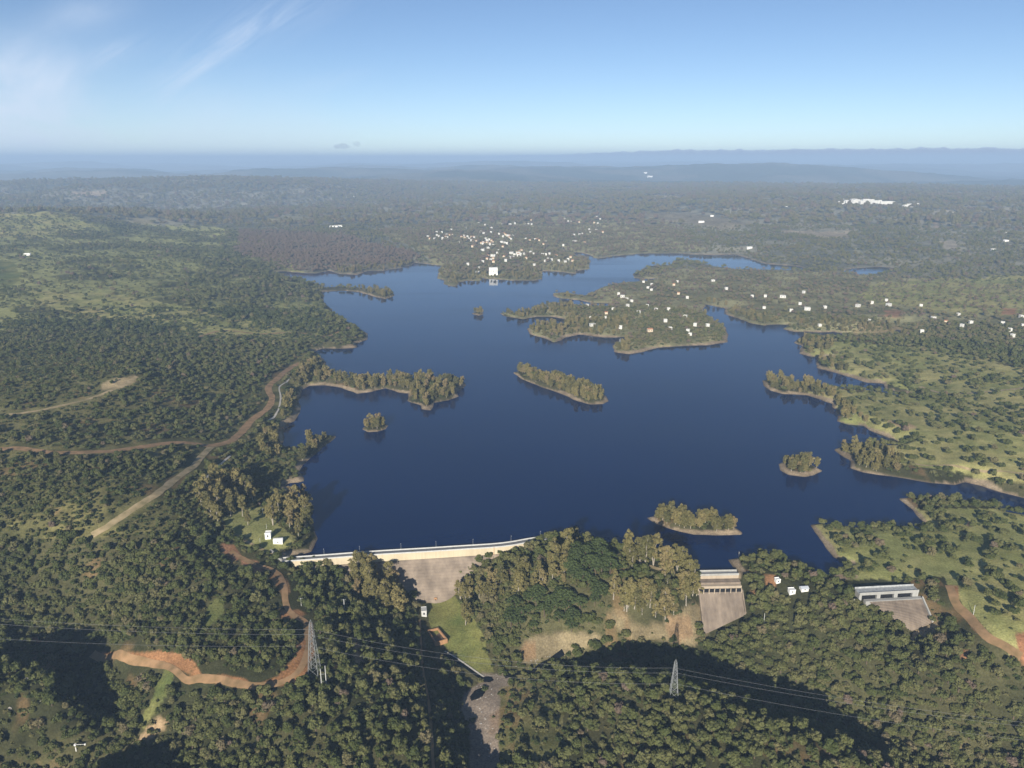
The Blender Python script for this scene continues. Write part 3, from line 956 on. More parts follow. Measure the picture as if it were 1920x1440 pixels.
GC = ground_colour(GX, GY, GZ, GS, GD)
V = np.stack([GX, GY, GZ], 1)
V = np.concatenate([V, [[0, 0, hz(0.0, 1.0)]]])
ii = np.arange(nR - 1)[:, None]
jj = np.arange(nA)[None, :]
jn = (jj + 1) % nA
q = np.stack([ii * nA + jj, ii * nA + jn, (ii + 1) * nA + jn, (ii + 1) * nA + jj], -1).reshape(-1, 4)[:, ::-1]
tri = np.stack([np.arange(nA), np.full(nA, nR * nA), (np.arange(nA) + 1) % nA], 1)[:, ::-1]
ter_me = mesh_np("terrain", V, q, tri[:, ::-1], smooth_=True)
ca = ter_me.color_attributes.new("cover", 'FLOAT_COLOR', 'POINT')
cc = np.ones((len(V), 4), np.float32)
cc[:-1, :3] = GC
cc[-1, :3] = (.08, .08, .04)
ca.data.foreach_set("color", cc.ravel())


def terrain_mat():
    m, nt, b = mat_new('ground')
    N, L = nt.nodes, nt.links
    a = N.new('ShaderNodeAttribute')
    a.attribute_name = 'cover'
    geo = N.new('ShaderNodeNewGeometry')
    last = a.outputs['Color']
    for sc, lo, hi in ((.9, .72, 1.28), (.13, .8, 1.2), (.02, .85, 1.15)):
        n = N.new('ShaderNodeTexNoise')
        n.inputs['Scale'].default_value = sc
        n.inputs['Detail'].default_value = 4
        L.new(geo.outputs['Position'], n.inputs['Vector'])
        mr = N.new('ShaderNodeMapRange')
        mr.inputs[1].default_value = .3
        mr.inputs[2].default_value = .7
        mr.inputs[3].default_value = lo
        mr.inputs[4].default_value = hi
        L.new(n.outputs['Fac'], mr.inputs[0])
        vm = N.new('ShaderNodeVectorMath')
        vm.operation = 'SCALE'
        L.new(last, vm.inputs[0])
        L.new(mr.outputs[0], vm.inputs['Scale'])
        last = vm.outputs[0]
    L.new(last, b.inputs['Base Color'])
    b.inputs['Roughness'].default_value = 1
    b.inputs['Specular IOR Level'].default_value = 0
    n = N.new('ShaderNodeTexNoise')
    n.inputs['Scale'].default_value = .6
    n.inputs['Detail'].default_value = 5
    L.new(geo.outputs['Position'], n.inputs['Vector'])
    bp = N.new('ShaderNodeBump')
    bp.inputs['Strength'].default_value = .6
    bp.inputs['Distance'].default_value = .6
    L.new(n.outputs['Fac'], bp.inputs['Height'])
    L.new(bp.outputs[0], b.inputs['Normal'])
    return m


ter_me.materials.append(terrain_mat())
terrain = obj("terrain", ter_me)
tag(terrain, kind='structure')

# ---------------------------------------------------------------- lake surface (kept to the lake's own basin)
wa = np.radians(np.arange(-46, 46.01, .25))
wr = [300.0]
while wr[-1] < 3700:
    wr.append(wr[-1] * 1.006)
wr = np.array(wr)
wx = (wr[:, None] * np.sin(wa)[None, :])
wy = (wr[:, None] * np.cos(wa)[None, :])
ws = shore(wx.ravel(), wy.ravel()).reshape(wx.shape)
wd = inpoly(wx.ravel(), wy.ravel(), DOWN).reshape(wx.shape)
ok = (ws < 14) & ~wd
fok = ok[:-1, :-1] | ok[1:, :-1] | ok[:-1, 1:] | ok[1:, 1:]
fok &= ~(wd[:-1, :-1] | wd[1:, :-1] | wd[:-1, 1:] | wd[1:, 1:])
ids = np.arange(wx.size).reshape(wx.shape)
wq = np.stack([ids[:-1, :-1], ids[:-1, 1:], ids[1:, 1:], ids[1:, :-1]], -1)[fok][:, ::-1]
used, inv = np.unique(wq, return_inverse=True)
WV = np.stack([wx.ravel()[used], wy.ravel()[used], np.zeros(len(used))], 1)
# close the strip between the grid and the dam's upstream face


def dam_samples(step=3.0):
    P = [Vector((p[0], p[1])) for p in DAM]
    out = []
    for i in range(len(P) - 1):
        p0 = P[max(i - 1, 0)]
        p1, p2 = P[i], P[i + 1]
        p3 = P[min(i + 2, len(P) - 1)]
        n = max(2, int((p2 - p1).length / step))
        for k in range(n):
            t = k / n
            out.append(.5 * ((2 * p1) + (p2 - p0) * t + (2 * p0 - 5 * p1 + 4 * p2 - p3) * t * t + (3 * p1 - p0 - 3 * p2 + p3) * t ** 3))
    out.append(P[-1])
    return out


DS = dam_samples()
DT = []
for i in range(len(DS)):
    d = DS[min(i + 1, len(DS) - 1)] - DS[max(i - 1, 0)]
    d.normalize()
    DT.append(d)
DNRM = [Vector((d.y, -d.x)) for d in DT]  # towards the valley
n0 = len(WV)
sv, sq = [], []
for i, p in enumerate(DS):
    a = p - DNRM[i] * 2.0
    b = p - DNRM[i] * 9.0
    sv += [(a.x, a.y, -0.006), (b.x, b.y, -0.006)]
    if i:
        o = n0 + 2 * (i - 1)
        sq.append((o, o + 2, o + 3, o + 1))
lake_me = mesh_np("lake_water", np.concatenate([WV, sv]), np.concatenate([inv.reshape(-1, 4), sq]), mats=[M['water']], smooth_=False)
lake = obj("lake_water", lake_me)
tag(lake, kind='structure')

# ---------------------------------------------------------------- tracks, pools


def drape_strip(name, pix, hw, mat, off=.22, ragged=.35, step=2.0, kind='structure'):
    pts = [ground(*p) for p in pix]
    C2 = []
    for i in range(len(pts) - 1):
        p0, p1, p2, p3 = (pts[max(i - 1, 0)], pts[i], pts[i + 1], pts[min(i + 2, len(pts) - 1)])
        n = max(2, int(np.hypot(*(p2 - p1)[:2]) / step))
        for k in range(n):
            t = k / n
            C2.append(.5 * ((2 * p1) + (p2 - p0) * t + (2 * p0 - 5 * p1 + 4 * p2 - p3) * t * t + (3 * p1 - p0 - 3 * p2 + p3) * t ** 3)[:2])
    C2.append(pts[-1][:2])
    C2 = np.array(C2)
    T = np.gradient(C2, axis=0)
    T /= np.linalg.norm(T, axis=1)[:, None] + 1e-9
    Nn = np.stack([T[:, 1], -T[:, 0]], 1)
    arc = np.arange(len(C2)) * step
    cols = []
    wl = hw * (1 + ragged * 2 * (fbm(arc, arc * 0 + hw, 9, 3, 3) - .5))
    wrr = hw * (1 + ragged * 2 * (fbm(arc, arc * 0 - hw, 9, 8, 3) - .5))
    for f in (-1, -.5, 0, .5, 1):
        w = np.where(f < 0, wl, wrr)[:, None]
        cols.append(C2 + Nn * w * f)
    X = np.stack(cols, 1)
    Z = height(X[..., 0].ravel(), X[..., 1].ravel()).reshape(X.shape[:2]) + off
    Vv = np.concatenate([X, Z[..., None]], -1).reshape(-1, 3)
    n = len(C2)
    a = (np.arange(n - 1)[:, None] * 5 + np.arange(4)[None]).ravel()
    qd = np.stack([a, a + 1, a + 6, a + 5], 1)
    o = obj(name, mesh_np(name, Vv, qd, mats=[mat], smooth_=True))
    if kind:
        tag(o, kind=kind)
    return o, C2


ROADLINES = []
for nm, (mt, hw, pix) in ROADS.items():
    base = 'canal_path' if nm in ('canal', 'canal_path') else 'dirt_track'
    o, c2 = drape_strip(base, pix, hw, M[mt])
    ROADLINES.append((c2, hw))


def drape_poly(name, pix, mat, off=.2):
    from mathutils.geometry import tessellate_polygon
    pts = [ground(*p) for p in pix]
    # densify and smooth
    P = []
    for i in range(len(pts)):
        a, b = pts[i], pts[(i + 1) % len(pts)]
        for k in range(4):
            P.append(a + (b - a) * k / 4)
    P = np.array(P)
    P[:, :2] += RNG.normal(0, .25, (len(P), 2))
    zl = np.mean(height(P[:, 0], P[:, 1])) + off
    tr = tessellate_polygon([[Vector((p[0], p[1], 0)) for p in P]])
    P[:, 2] = height(P[:, 0], P[:, 1]) + off
    o = obj(name, mesh_np(name, P, None, np.array(tr), mats=[mat]))
    tag(o, kind='structure')
    return o


drape_poly("pool_water", [(905, 1271), (912, 1268), (922, 1270), (927, 1275), (918, 1280), (906, 1279)], M['pool'])
drape_poly("pool_water", [(880, 1307), (888, 1297), (899, 1291), (909, 1288), (911, 1293), (906, 1304), (896, 1311), (884, 1314)], M['pool'])
drape_strip("stream_water", [(946, 1270), (962, 1264), (982, 1261), (1000, 1259), (1012, 1249), (1030, 1241), (1045, 1231), (1056, 1222)], 1.7, M['pool'], .25, .8)
drape_strip("channel_water", [(832, 1225), (848, 1234), (866, 1246), (885, 1260), (905, 1274)], 1.1, M['pool'], .25, .25)
drape_strip("channel_kerb", [(834, 1222), (850, 1231), (868, 1243), (888, 1257), (907, 1270)], .5, M['path'], .5, .1)
# ---------------------------------------------------------------- the dam


def loft(mb, rows, mi=0, close=False):
    """rows: list of lists of points (same length) -> skin"""
    o = len(mb.v)
    n = len(rows[0])
    vs = [p for r in rows for p in r]
    fs = []
    for i in range(len(rows) - 1):
        for j in range(n if close else n - 1):
            k = (j + 1) % n
            fs.append((i * n + j, i * n + k, (i + 1) * n + k, (i + 1) * n + j))
    if close:
        fs.append(tuple(reversed(range(n))))
        fs.append(tuple((len(rows) - 1) * n + j for j in range(n)))
    mb.add(vs, fs, mi)


def dam_section(i, prof):
    p, nn = DS[i], DNRM[i]
    return [(p.x + nn.x * d, p.y + nn.y * d, z) for d, z in prof]


dam_c = DS[len(DS) // 2]
dam = empty("dam", (0, 0, 0))
tag(dam, "long concrete dam with cream parapet wall and stained sloping face holding back the lake", "dam")


def dam_part(name, prof, mat, i0=0, i1=None):
    mb = MB()
    rng = range(i0, (i1 or len(DS)))
    loft(mb, [dam_section(i, prof) for i in rng], 0, True)
    return mb.build(name, mat, dam)


TOPZ = DAM_Z
dam_part("crest_wall", [(-2.6, -14), (-2.6, TOPZ - .9), (2.9, TOPZ - .9), (2.9, -3.0), (1.0, -3.4), (1.0, -14)], M['cream'])
dam_part("downstream_face", [(1.1, -3.1), (3.4, -3.1), (3.5, -3.6), (28.5, -38), (1.1, -38)], M['face'])
dam_part("crest_road", [(-2.1, TOPZ - .95), (-2.1, TOPZ - .72), (2.45, TOPZ - .72), (2.45, TOPZ - .95)], M['asphalt'])
dam_part("parapet", [(-2.65, TOPZ - .93), (-2.65, TOPZ + .1), (-2.15, TOPZ + .1), (-2.15, TOPZ - .93)], M['pale_concrete'])
dam_part("parapet", [(2.5, TOPZ - .93), (2.5, TOPZ + .0), (3.05, TOPZ + .0), (3.05, TOPZ - .93)], M['pale_concrete'])
for i in range(9, len(DS) - 6, 13):           # joints between the dam's blocks
    mb = MB()
    d = DT[i]
    p = DS[i]
    nn = DNRM[i]
    base = p + nn * 2.9
    a = base - d * .18
    b = base + d * .18
    vs = []
    for z in (-3.0, TOPZ - .05):
        vs += [(a.x, a.y, z), (b.x, b.y, z), (b.x + nn.x * .22, b.y + nn.y * .22, z), (a.x + nn.x * .22, a.y + nn.y * .22, z)]
    mb.add(vs, [(0, 1, 5, 4), (1, 2, 6, 5), (2, 3, 7, 6), (3, 0, 4, 7), (4, 5, 6, 7), (3, 2, 1, 0)])
    mb.build("buttress", M['ochre'] if i % 3 == 0 else M['cream'], dam)

# lamp posts along the crest
lamp_mb = MB()
lamp_mb.tube((0, 0, 0), (0, 0, 4.6), .14, .08, 6)
lamp_mb.tube((0, 0, 0), (0, 0, .5), .22, .18, 6)
lamp_post_me = lamp_mb.mesh("post", M['steel'])
lamp_mb = MB()
lamp_mb.tube((0, 0, 4.6), (0, -1.0, 4.8), .07, .06, 5)
lamp_mb.box(-.16, .16, -1.5, -.9, 4.72, 4.86)
lamp_head_me = lamp_mb.mesh("lamp_head", M['pale_concrete'])
ord_ = ["first", "second", "third", "fourth", "fifth", "sixth", "seventh", "eighth", "ninth", "tenth", "eleventh", "twelfth", "thirteenth", "fourteenth", "fifteenth", "sixteenth", "seventeenth", "eighteenth", "nineteenth", "twentieth"]
for k, px in enumerate((606, 678, 750, 821, 888, 960, 1012)):
    best = min(range(len(DS)), key=lambda i: abs(project(DS[i].x, DS[i].y, TOPZ)[0] - px))
    p = DS[best] - DNRM[best] * 2.4
    lp = empty("lamp_post", (p.x, p.y, TOPZ + .1), math.atan2(DNRM[best].y, DNRM[best].x) + pi / 2)
    obj("post", lamp_post_me, lp)
    obj("lamp_head", lamp_head_me, lp)
    tag(lp, f"thin steel lamp post on the dam crest, {ord_[k]} from the left end", "lamp post", "lamp posts along the dam crest")

# left abutment: grey ramp wall running up to the crest
a = ground(508, 1035)
b = np.array([*(DS[0] - DT[0] * .5), TOPZ - .3])
rw = MB()
d = Vector((b - a)[:2]).normalized()
nrm = Vector((d.y, -d.x))
for off, zz in ((0, 1.2),):
    pts = []
    for P, top in ((a, a[2] + 2.2), (b, TOPZ)):
        pts.append([(P[0] - nrm.x * .5, P[1] - nrm.y * .5, P[2] - 6), (P[0] - nrm.x * .5, P[1] - nrm.y * .5, top), (P[0] + nrm.x * .5, P[1] + nrm.y * .5, top), (P[0] + nrm.x * .5, P[1] + nrm.y * .5, P[2] - 6)])
    loft(rw, pts, 0, True)
w = rw.build("retaining_wall", M['concrete'])
tag(w, "grey concrete retaining wall stepping up from the left end of the dam", "wall")

# ---------------------------------------------------------------- spillways


def bilerp(tl, tr, bl, br, u, v):
    return tl * (1 - u) * (1 - v) + tr * u * (1 - v) + bl * (1 - u) * v + br * u * v


def chute_sheet(mb, tl, tr, bl, br, nu, nv, off, bulge=0.0, thick=1.5, steps=0):
    P = np.zeros((nv + 1, nu + 1, 3))
    for j in range(nv + 1):
        for i in range(nu + 1):
            u, v = i / nu, j / nv
            p = bilerp(tl, tr, bl, br, u, v)
            P[j, i] = p
    P[..., 2] = np.maximum(P[..., 2], height(P[..., 0].ravel(), P[..., 1].ravel()).reshape(P.shape[:2]) + off)
    if steps:
        rows = []
        for j in range(nv):
            rows.append([tuple(p) for p in P[j]])
            drop = P[j + 1].copy()
            drop[:, 2] = P[j, :, 2] - .05
            drop[:, :2] = P[j + 1, :, :2] * .98 + P[j, :, :2] * .02
            rows.append([tuple(p) for p in drop])
        rows.append([tuple(p) for p in P[nv]])
    else:
        rows = [[tuple(p) for p in r] for r in P]
    loft(mb, rows)
    return P


# sluice spillway beside the wooded knoll
sp = empty("spillway", (0, 0, 0))
tag(sp, "concrete spillway with pale gate bridge and a stained chute fanning down to the stream", "spillway")
L0, R0 = at(1302, 1074, 3.0), at(1383, 1072.5, 3.0)
ux = Vector((R0 - L0)[:2]).normalized()
un = Vector((ux.y, -ux.x))  # towards the valley


def spb(name, mat, d0, d1, z0, z1, a0=0.0, a1=1.0, parent=sp, L=L0, R_=R0, n_=un):
    mb = MB()
    A = Vector(L[:2]) + (Vector(R_[:2]) - Vector(L[:2])) * a0
    B = Vector(L[:2]) + (Vector(R_[:2]) - Vector(L[:2])) * a1
    vs = []
    for z in (z0, z1):
        for P, d in ((A, d0), (B, d0), (B, d1), (A, d1)):
            q = P + n_ * d
            vs.append((q.x, q.y, z))
    mb.add(vs, [(0, 3, 2, 1), (4, 5, 6, 7), (0, 1, 5, 4), (1, 2, 6, 5), (2, 3, 7, 6), (3, 0, 4, 7)])
    return mb.build(name, mat, parent)


spb("bridge_deck", M['concrete'], -2, 3.2, 2.3, 2.8)
spb("railing", M['concrete'], -2.1, -1.8, 2.8, 3.9)
spb("railing", M['concrete'], 3.0, 3.25, 2.8, 3.9)
spb("apron", M['face'], 2.9, 8.0, -4.0, -.2)
spb("upper_wall", M['gate'], -1.5, 2.8, -8, 2.29)
spb("ledge", M['gate'], 8.01, 10.5, -6.0, -1.6)
spb("gate_shade", M['dark'], 10.52, 10.9, -6.0, -3.4)  # solid near-black slab, paints the shade of the gate openings
for k in range(9):
    t = k / 8 * .985
    spb("pier", M['gate'], 10.3, 11.6, -7.5, -3.0, t, t + .015)
ch = MB()
tl = np.array([*(Vector(L0[:2]) + un * 10.9 + ux * 1.0), -6.0])
tr = np.array([*(Vector(R0[:2]) + un * 10.9 + ux * .5), -6.0])
chute_sheet(ch, tl, tr, ground(1320, 1188) + np.array([0, 0, -1]), ground(1398, 1152) + np.array([0, 0, -.5]), 14, 26, .35)
ch.build("chute", M['chute'], sp)
for (A, B, C_, D_) in ((tl, ground(1320, 1188), 0, 0), (tr, ground(1398, 1152), 0, 0)):
    mb = MB()
    rows = []
    for k in range(15):
        p = A + (B - A) * k / 14
        z = max(p[2], hz(p[0], p[1]))
        rows.append([(p[0] - ux.x * .4, p[1] - ux.y * .4, z - 2), (p[0] - ux.x * .4, p[1] - ux.y * .4, z + 1.6), (p[0] + ux.x * .4, p[1] + ux.y * .4, z + 1.6), (p[0] + ux.x * .4, p[1] + ux.y * .4, z - 2)])
    loft(mb, rows, 0, True)
    mb.build("side_wall", M['face'], sp)

# stepped spillway further right
s2 = empty("stepped_spillway", (0, 0, 0))
tag(s2, "stepped concrete spillway chute under a grey three-span bridge at the right", "spillway")
L1, R1 = at(1611, 1112, 5.0), at(1722, 1106, 5.0)
ux2 = Vector((R1 - L1)[:2]).normalized()
un2 = Vector((ux2.y, -ux2.x))
kw = dict(parent=s2, L=L1, R_=R1, n_=un2)
spb("bridge_deck", M['deck'], -5.5, .5, 4.3, 5.0, **kw)
spb("parapet", M['deck'], -5.9, -5.52, 4.4, 6.1, **kw)
spb("parapet", M['concrete'], .52, .9, 3.6, 5.6, **kw)
for a0, a1 in ((0.0, .045), (.30, .36), (.59, .65), (.90, 1.0)):
    spb("pier", M['concrete'], -4.8, .5, -6, 4.29, a0, a1, **kw)
for a0, a1 in ((.045, .30), (.36, .59), (.65, .90)):
    spb("gate", M['dark'], -1.6, -1.2, -1, 4.28, a0, a1, **kw)  # near-black panels put the shade under the bridge spans into colour
spb("sill", M['concrete'], .51, 3.4, -5, .6, .08, 1.04, **kw)
ch = MB()
tl = np.array([*(Vector(L1[:2]) + un2 * 3.3 + ux2 * 5.0), .2])
tr = np.array([*(Vector(R1[:2]) + un2 * 3.3 + ux2 * 1.0), .2])
bl, br = ground(1708, 1184), ground(1748, 1168)
chute_sheet(ch, tl, tr, bl, br, 12, 20, .4, steps=1)
ch.build("chute", M['chute'], s2)
mb = MB()
rows = []
for k in range(15):
    p = tr + (br - tr) * k / 14
    z = max(p[2], hz(p[0], p[1]))
    rows.append([(p[0] - .1, p[1], z - 2), (p[0] - .1, p[1], z + 1.8), (p[0] + .8, p[1], z + 1.8), (p[0] + .8, p[1], z - 2)])
loft(mb, rows, 0, True)
mb.build("side_wall", M['concrete'], s2)

# rocks


def rock_mesh(name, seed, r, mat, flat=.6):
    import bmesh
    bm = bmesh.new()
    bmesh.ops.create_icosphere(bm, subdivisions=3, radius=1)
    rg = np.random.default_rng(seed)
    dirs = rg.normal(size=(14, 3))
    dirs /= np.linalg.norm(dirs, axis=1)[:, None]
    offs = rg.uniform(.55, .95, 14)
    for v in bm.verts:
        p = np.array(v.co)
        for d, o in zip(dirs, offs):
            k = p @ d - o
            if k > 0:
                p = p - d * k
        v.co = p * r * np.array([1, 1, flat]) * (1 + .06 * rg.normal())
    me = bpy.data.meshes.new(name)
    bm.to_mesh(me)
    bm.free()
    me.materials.append(mat)
    return me


rocks = [rock_mesh("rock", 3 + k, 1.0, M['rock']) for k in range(4)]
procks = [rock_mesh("rock", 33 + k, 1.0, M['pale_rock']) for k in range(3)]
for k in range(46):
    u, v = random.random(), random.random()
    p = ground(1712 + 42 * u + 3 * v, 1190 - 20 * u + 14 * v * (1 - u * .3))
    o = obj("rock", rocks[k % 4], None, p)
    sc = random.uniform(.7, 2.6)
    o.scale = (sc * random.uniform(.7, 1.3), sc, sc * random.uniform(.6, 1.1))
    o.rotation_euler = (random.uniform(-.3, .3), random.uniform(-.3, .3), random.random() * 6)
    tag(o, "ochre boulder in the rubble at the foot of the stepped spillway", "rock", "ochre boulders below the stepped spillway")
for k in range(52):
    t = random.random()
    px = 892 + 36 * random.random()
    py = 1285 + 160 * t
    if k > 34:
        px, py = 912 + random.random() * 130, 1272 - 40 * random.random()
        py = 1276 - (px - 912) * .38 + random.uniform(-6, 6)
    p = ground(px, py)
    o = obj("rock", procks[k % 3], None, p)
    sc = random.uniform(.25, .7)
    o.scale = (sc * random.uniform(.7, 1.4), sc, sc * .8)
    o.rotation_euler = (0, 0, random.random() * 6)
    if k > 34:
        tag(o, "pale rock along the bank of the narrow stream below the dam", "rock", "rocks along the stream")
    else:
        tag(o, "pale rock scattered on the stony streambed at the bottom centre", "rock", "rocks on the stony streambed")
for k, (px, py, lb) in enumerate(((133, 1311, "white boulder in the bottom-left scrub, left of a close pair"), (148, 1305, "white boulder in the bottom-left scrub, right of a close pair"), (77, 1315, "white boulder above the dark hollow at bottom left"), (50, 1275, "white boulder highest on the bottom-left slope"), (18, 1330, "white boulder nearest the left edge of the picture"))):
    o = obj("boulder", procks[k % 3], None, ground(px, py, .6))
    o.scale = (1.2, 1.1, 1.5)
    tag(o, lb, "boulder")

# ---------------------------------------------------------------- pylons and lines


def pylon(name, label, base, Hh, bw, tw, rz, arms):
    root = empty(name, base, rz)
    tag(root, label, "pylon", "lattice pylons of the power line")
    waist = Hh * .93
    mb = MB()

    def half(z):
        t = min(z / waist, 1)
        return bw * (1 - t) + tw * t
    for sx in (-1, 1):
        for sy in (-1, 1):
            mb.tube((sx * bw, sy * bw, -1), (sx * tw, sy * tw, waist), .16, .12, 4)
    z = 0.0
    while z < waist - .5:
        h = max(half(z) * 1.7, 1.5)
        z2 = min(z + h, waist)
        a, b = half(z), half(z2)
        for s in (-1, 1):
            mb.tube((-a, s * a, z), (b, s * b, z2), .075, n=3)
            mb.tube((a, s * a, z), (-b, s * b, z2), .075, n=3)
            mb.tube((s * a, -a, z), (s * b, b, z2), .075, n=3)
            mb.tube((s * a, a, z), (s * b, -b, z2), .075, n=3)
            mb.tube((-b, s * b, z2), (b, s * b, z2), .07, n=3)
            mb.tube((s * b, -b, z2), (s * b, b, z2), .07, n=3)
        z = z2
    for sx in (-1, 1):
        for sy in (-1, 1):
            mb.tube((sx * tw, sy * tw, waist), (0, 0, Hh), .1, .07, 4)
    mb.build("lattice_mast", M['steel'], root)
    tips = []
    for side, z, ln in arms:
        mb = MB()
        h = half(z)
        tip = (0, side * (h + ln), z + .2)
        for sx in (-1, 1):
            mb.tube((sx * h, side * h, z), tip, .09, n=4)
            mb.tube((sx * h, side * h, z + 1.6), tip, .07, n=4)
            for t in (.33, .66):
                q = Vector((sx * h, side * h, z)).lerp(Vector(tip), t)
                q2 = Vector((sx * h, side * h, z + 1.6)).lerp(Vector(tip), t)
                mb.tube(q, q2, .05, n=3)
        arm = mb.build("crossarm", M['steel'], root)
        ins = MB()
        for k in range(6):
            ins.tube((tip[0], tip[1], tip[2] - .25 * k), (tip[0], tip[1], tip[2] - .25 * k - .1), .14, .14, 6)
        ins.tube(tip, (tip[0], tip[1], tip[2] - 1.6), .04, n=4)
        ins.build("insulator", M['glass'], arm)
        c, s_ = cos(rz), sin(rz)
        tips.append((base[0] - s_ * tip[1], base[1] + c * tip[1], base[2] + tip[2] - 1.6))
    return tips


B1 = ground(590, 1262)
B2 = ground(1263, 1305)
dirw = math.atan2(B2[1] - B1[1], B2[0] - B1[0])
A3 = [(1, 27.5, 2.6), (-1, 29.0, 2.4), (-1, 22.5, 3.2)]
A2 = [(1, 17.0, 2.4), (-1, 18.5, 2.2), (-1, 12.5, 3.0)]
T1 = pylon("lattice_pylon", "tall grey lattice pylon rising beside the orange track at lower left", tuple(B1), 35, 3.0, .75, dirw, A3)
T2 = pylon("lattice_pylon", "shorter grey lattice pylon on the dark wooded ridge at lower right", tuple(B2), 23.5, 2.3, .6, dirw, A2)
# the next towers stand far outside the picture on both sides; the wires run on to them
e0 = [at(-420, 1118, 24), at(-420, 1128, 24), at(-420, 1160, 17)]
e1 = [at(2350, 1392, 12), at(2350, 1398, 12), at(2350, 1428, 6)]


def wire(p, q, sag, label):
    mb = MB()
    n = 40
    pts = []
    for k in range(n + 1):
        t = k / n
        v = Vector(p).lerp(Vector(q), t)
        v.z -= 4 * sag * t * (1 - t)
        pts.append(v)
    for k in range(n):
        mb.tube(pts[k], pts[k + 1], .04, n=4, cap=False)
    o = mb.build("power_line", M['wire'])
    tag(o, label, "power line", "power line wires")


names = ("rear upper", "front upper", "lower")
for k in range(3):
    wire(e0[k], T1[k], 6, f"{names[k]} wire running from the left edge to the tall lattice pylon")
    wire(T1[k], T2[k], 7, f"{names[k]} wire strung between the two lattice pylons")
    wire(T2[k], e1[k], 6, f"{names[k]} wire running from the shorter pylon to the right edge")

# twin wooden-frame pole below the tall pylon
tp = empty("twin_pole", ground(607, 1290))
tag(tp, "pair of pale concrete poles standing just below the tall lattice pylon", "utility pole")
for k, (dx, h) in enumerate(((-1.1, 12.5), (1.6, 14.5))):
    mb = MB()
    mb.tube((dx, 0, -1), (dx, 0, h), .28, .2, 6)
    mb.build("pole", M['pale_concrete'], tp)
for zc in (4, 9):
    mb = MB()
    mb.tube((-1.1, 0, zc), (1.6, 0, zc + .2), .12, n=4)
    mb.build("crossbar", M['steel'], tp)


def pole(px, py, h, label, arm=True, mat='pale_concrete', r=.2):
    root = empty("utility_pole", ground(px, py))
    tag(root, label, "utility pole", "utility poles")
    mb = MB()
    mb.tube((0, 0, -1), (0, 0, h), r, r * .7, 6)
    mb.build("pole", M[mat], root)
    if arm:
        mb = MB()
        mb.tube((-1.3, 0, h - .5), (1.3, .3, h - .5), .09, n=4)
        for x in (-1.1, 0, 1.1):
            mb.tube((x, .1, h - .5), (x, .1, h), .07, n=5)
        mb.build("crossarm", M['steel'], root)


pole(646, 1146, 9, "pale utility pole among the dark trees below the left part of the dam", r=.3)
pole(565, 1136, 6, "thin grey utility pole on the slope left of the dark trees")
pole(493, 966, 6, "pale utility pole with crossarm on the grass behind the white cube hut")
pole(513, 969, 5, "short pole at the edge of the grass near the pointed trees", False)
pole(500, 992, 4.5, "slender yellowish post just behind the white cube hut", False, 'pale_concrete', .12)
pole(488, 1020, 5, "slender post on the grass in front of the white huts", False, 'pale_concrete', .12)
pole(1432, 1170, 8, "yellow-grey pole in the forest right of the spillway chute", False)
pole(1600, 1138, 6, "pale pole left of the three-span spillway bridge", False)
pole(1825, 1153, 7, "leaning pale pole in the meadow at the right edge", False)
pole(1385, 1046, 5, "small post standing at the tip of the wooded point by the spillway", False)
# white mast with a horizontal boom, bottom left
wm = empty("white_mast", ground(143, 1408))
tag(wm, "white mast with a long horizontal boom standing in the scrub at bottom left", "mast")
mb = MB()
mb.tube((0, 0, -1), (0, 0, 4.2), .32, .26, 7)
mb.box(-.5, .5, -.5, .5, 3.6, 4.6)
mb.build("post", M['white'], wm)
mb = MB()
mb.tube((0, 0, 4.1), (5.6, 0, 4.5), .12, .1, 5)
mb.box(5.2, 5.9, -.35, .35, 4.0, 4.8)
mb.build("boom", M['white'], wm)

# ---------------------------------------------------------------- buildings
HOUSE_XY = []


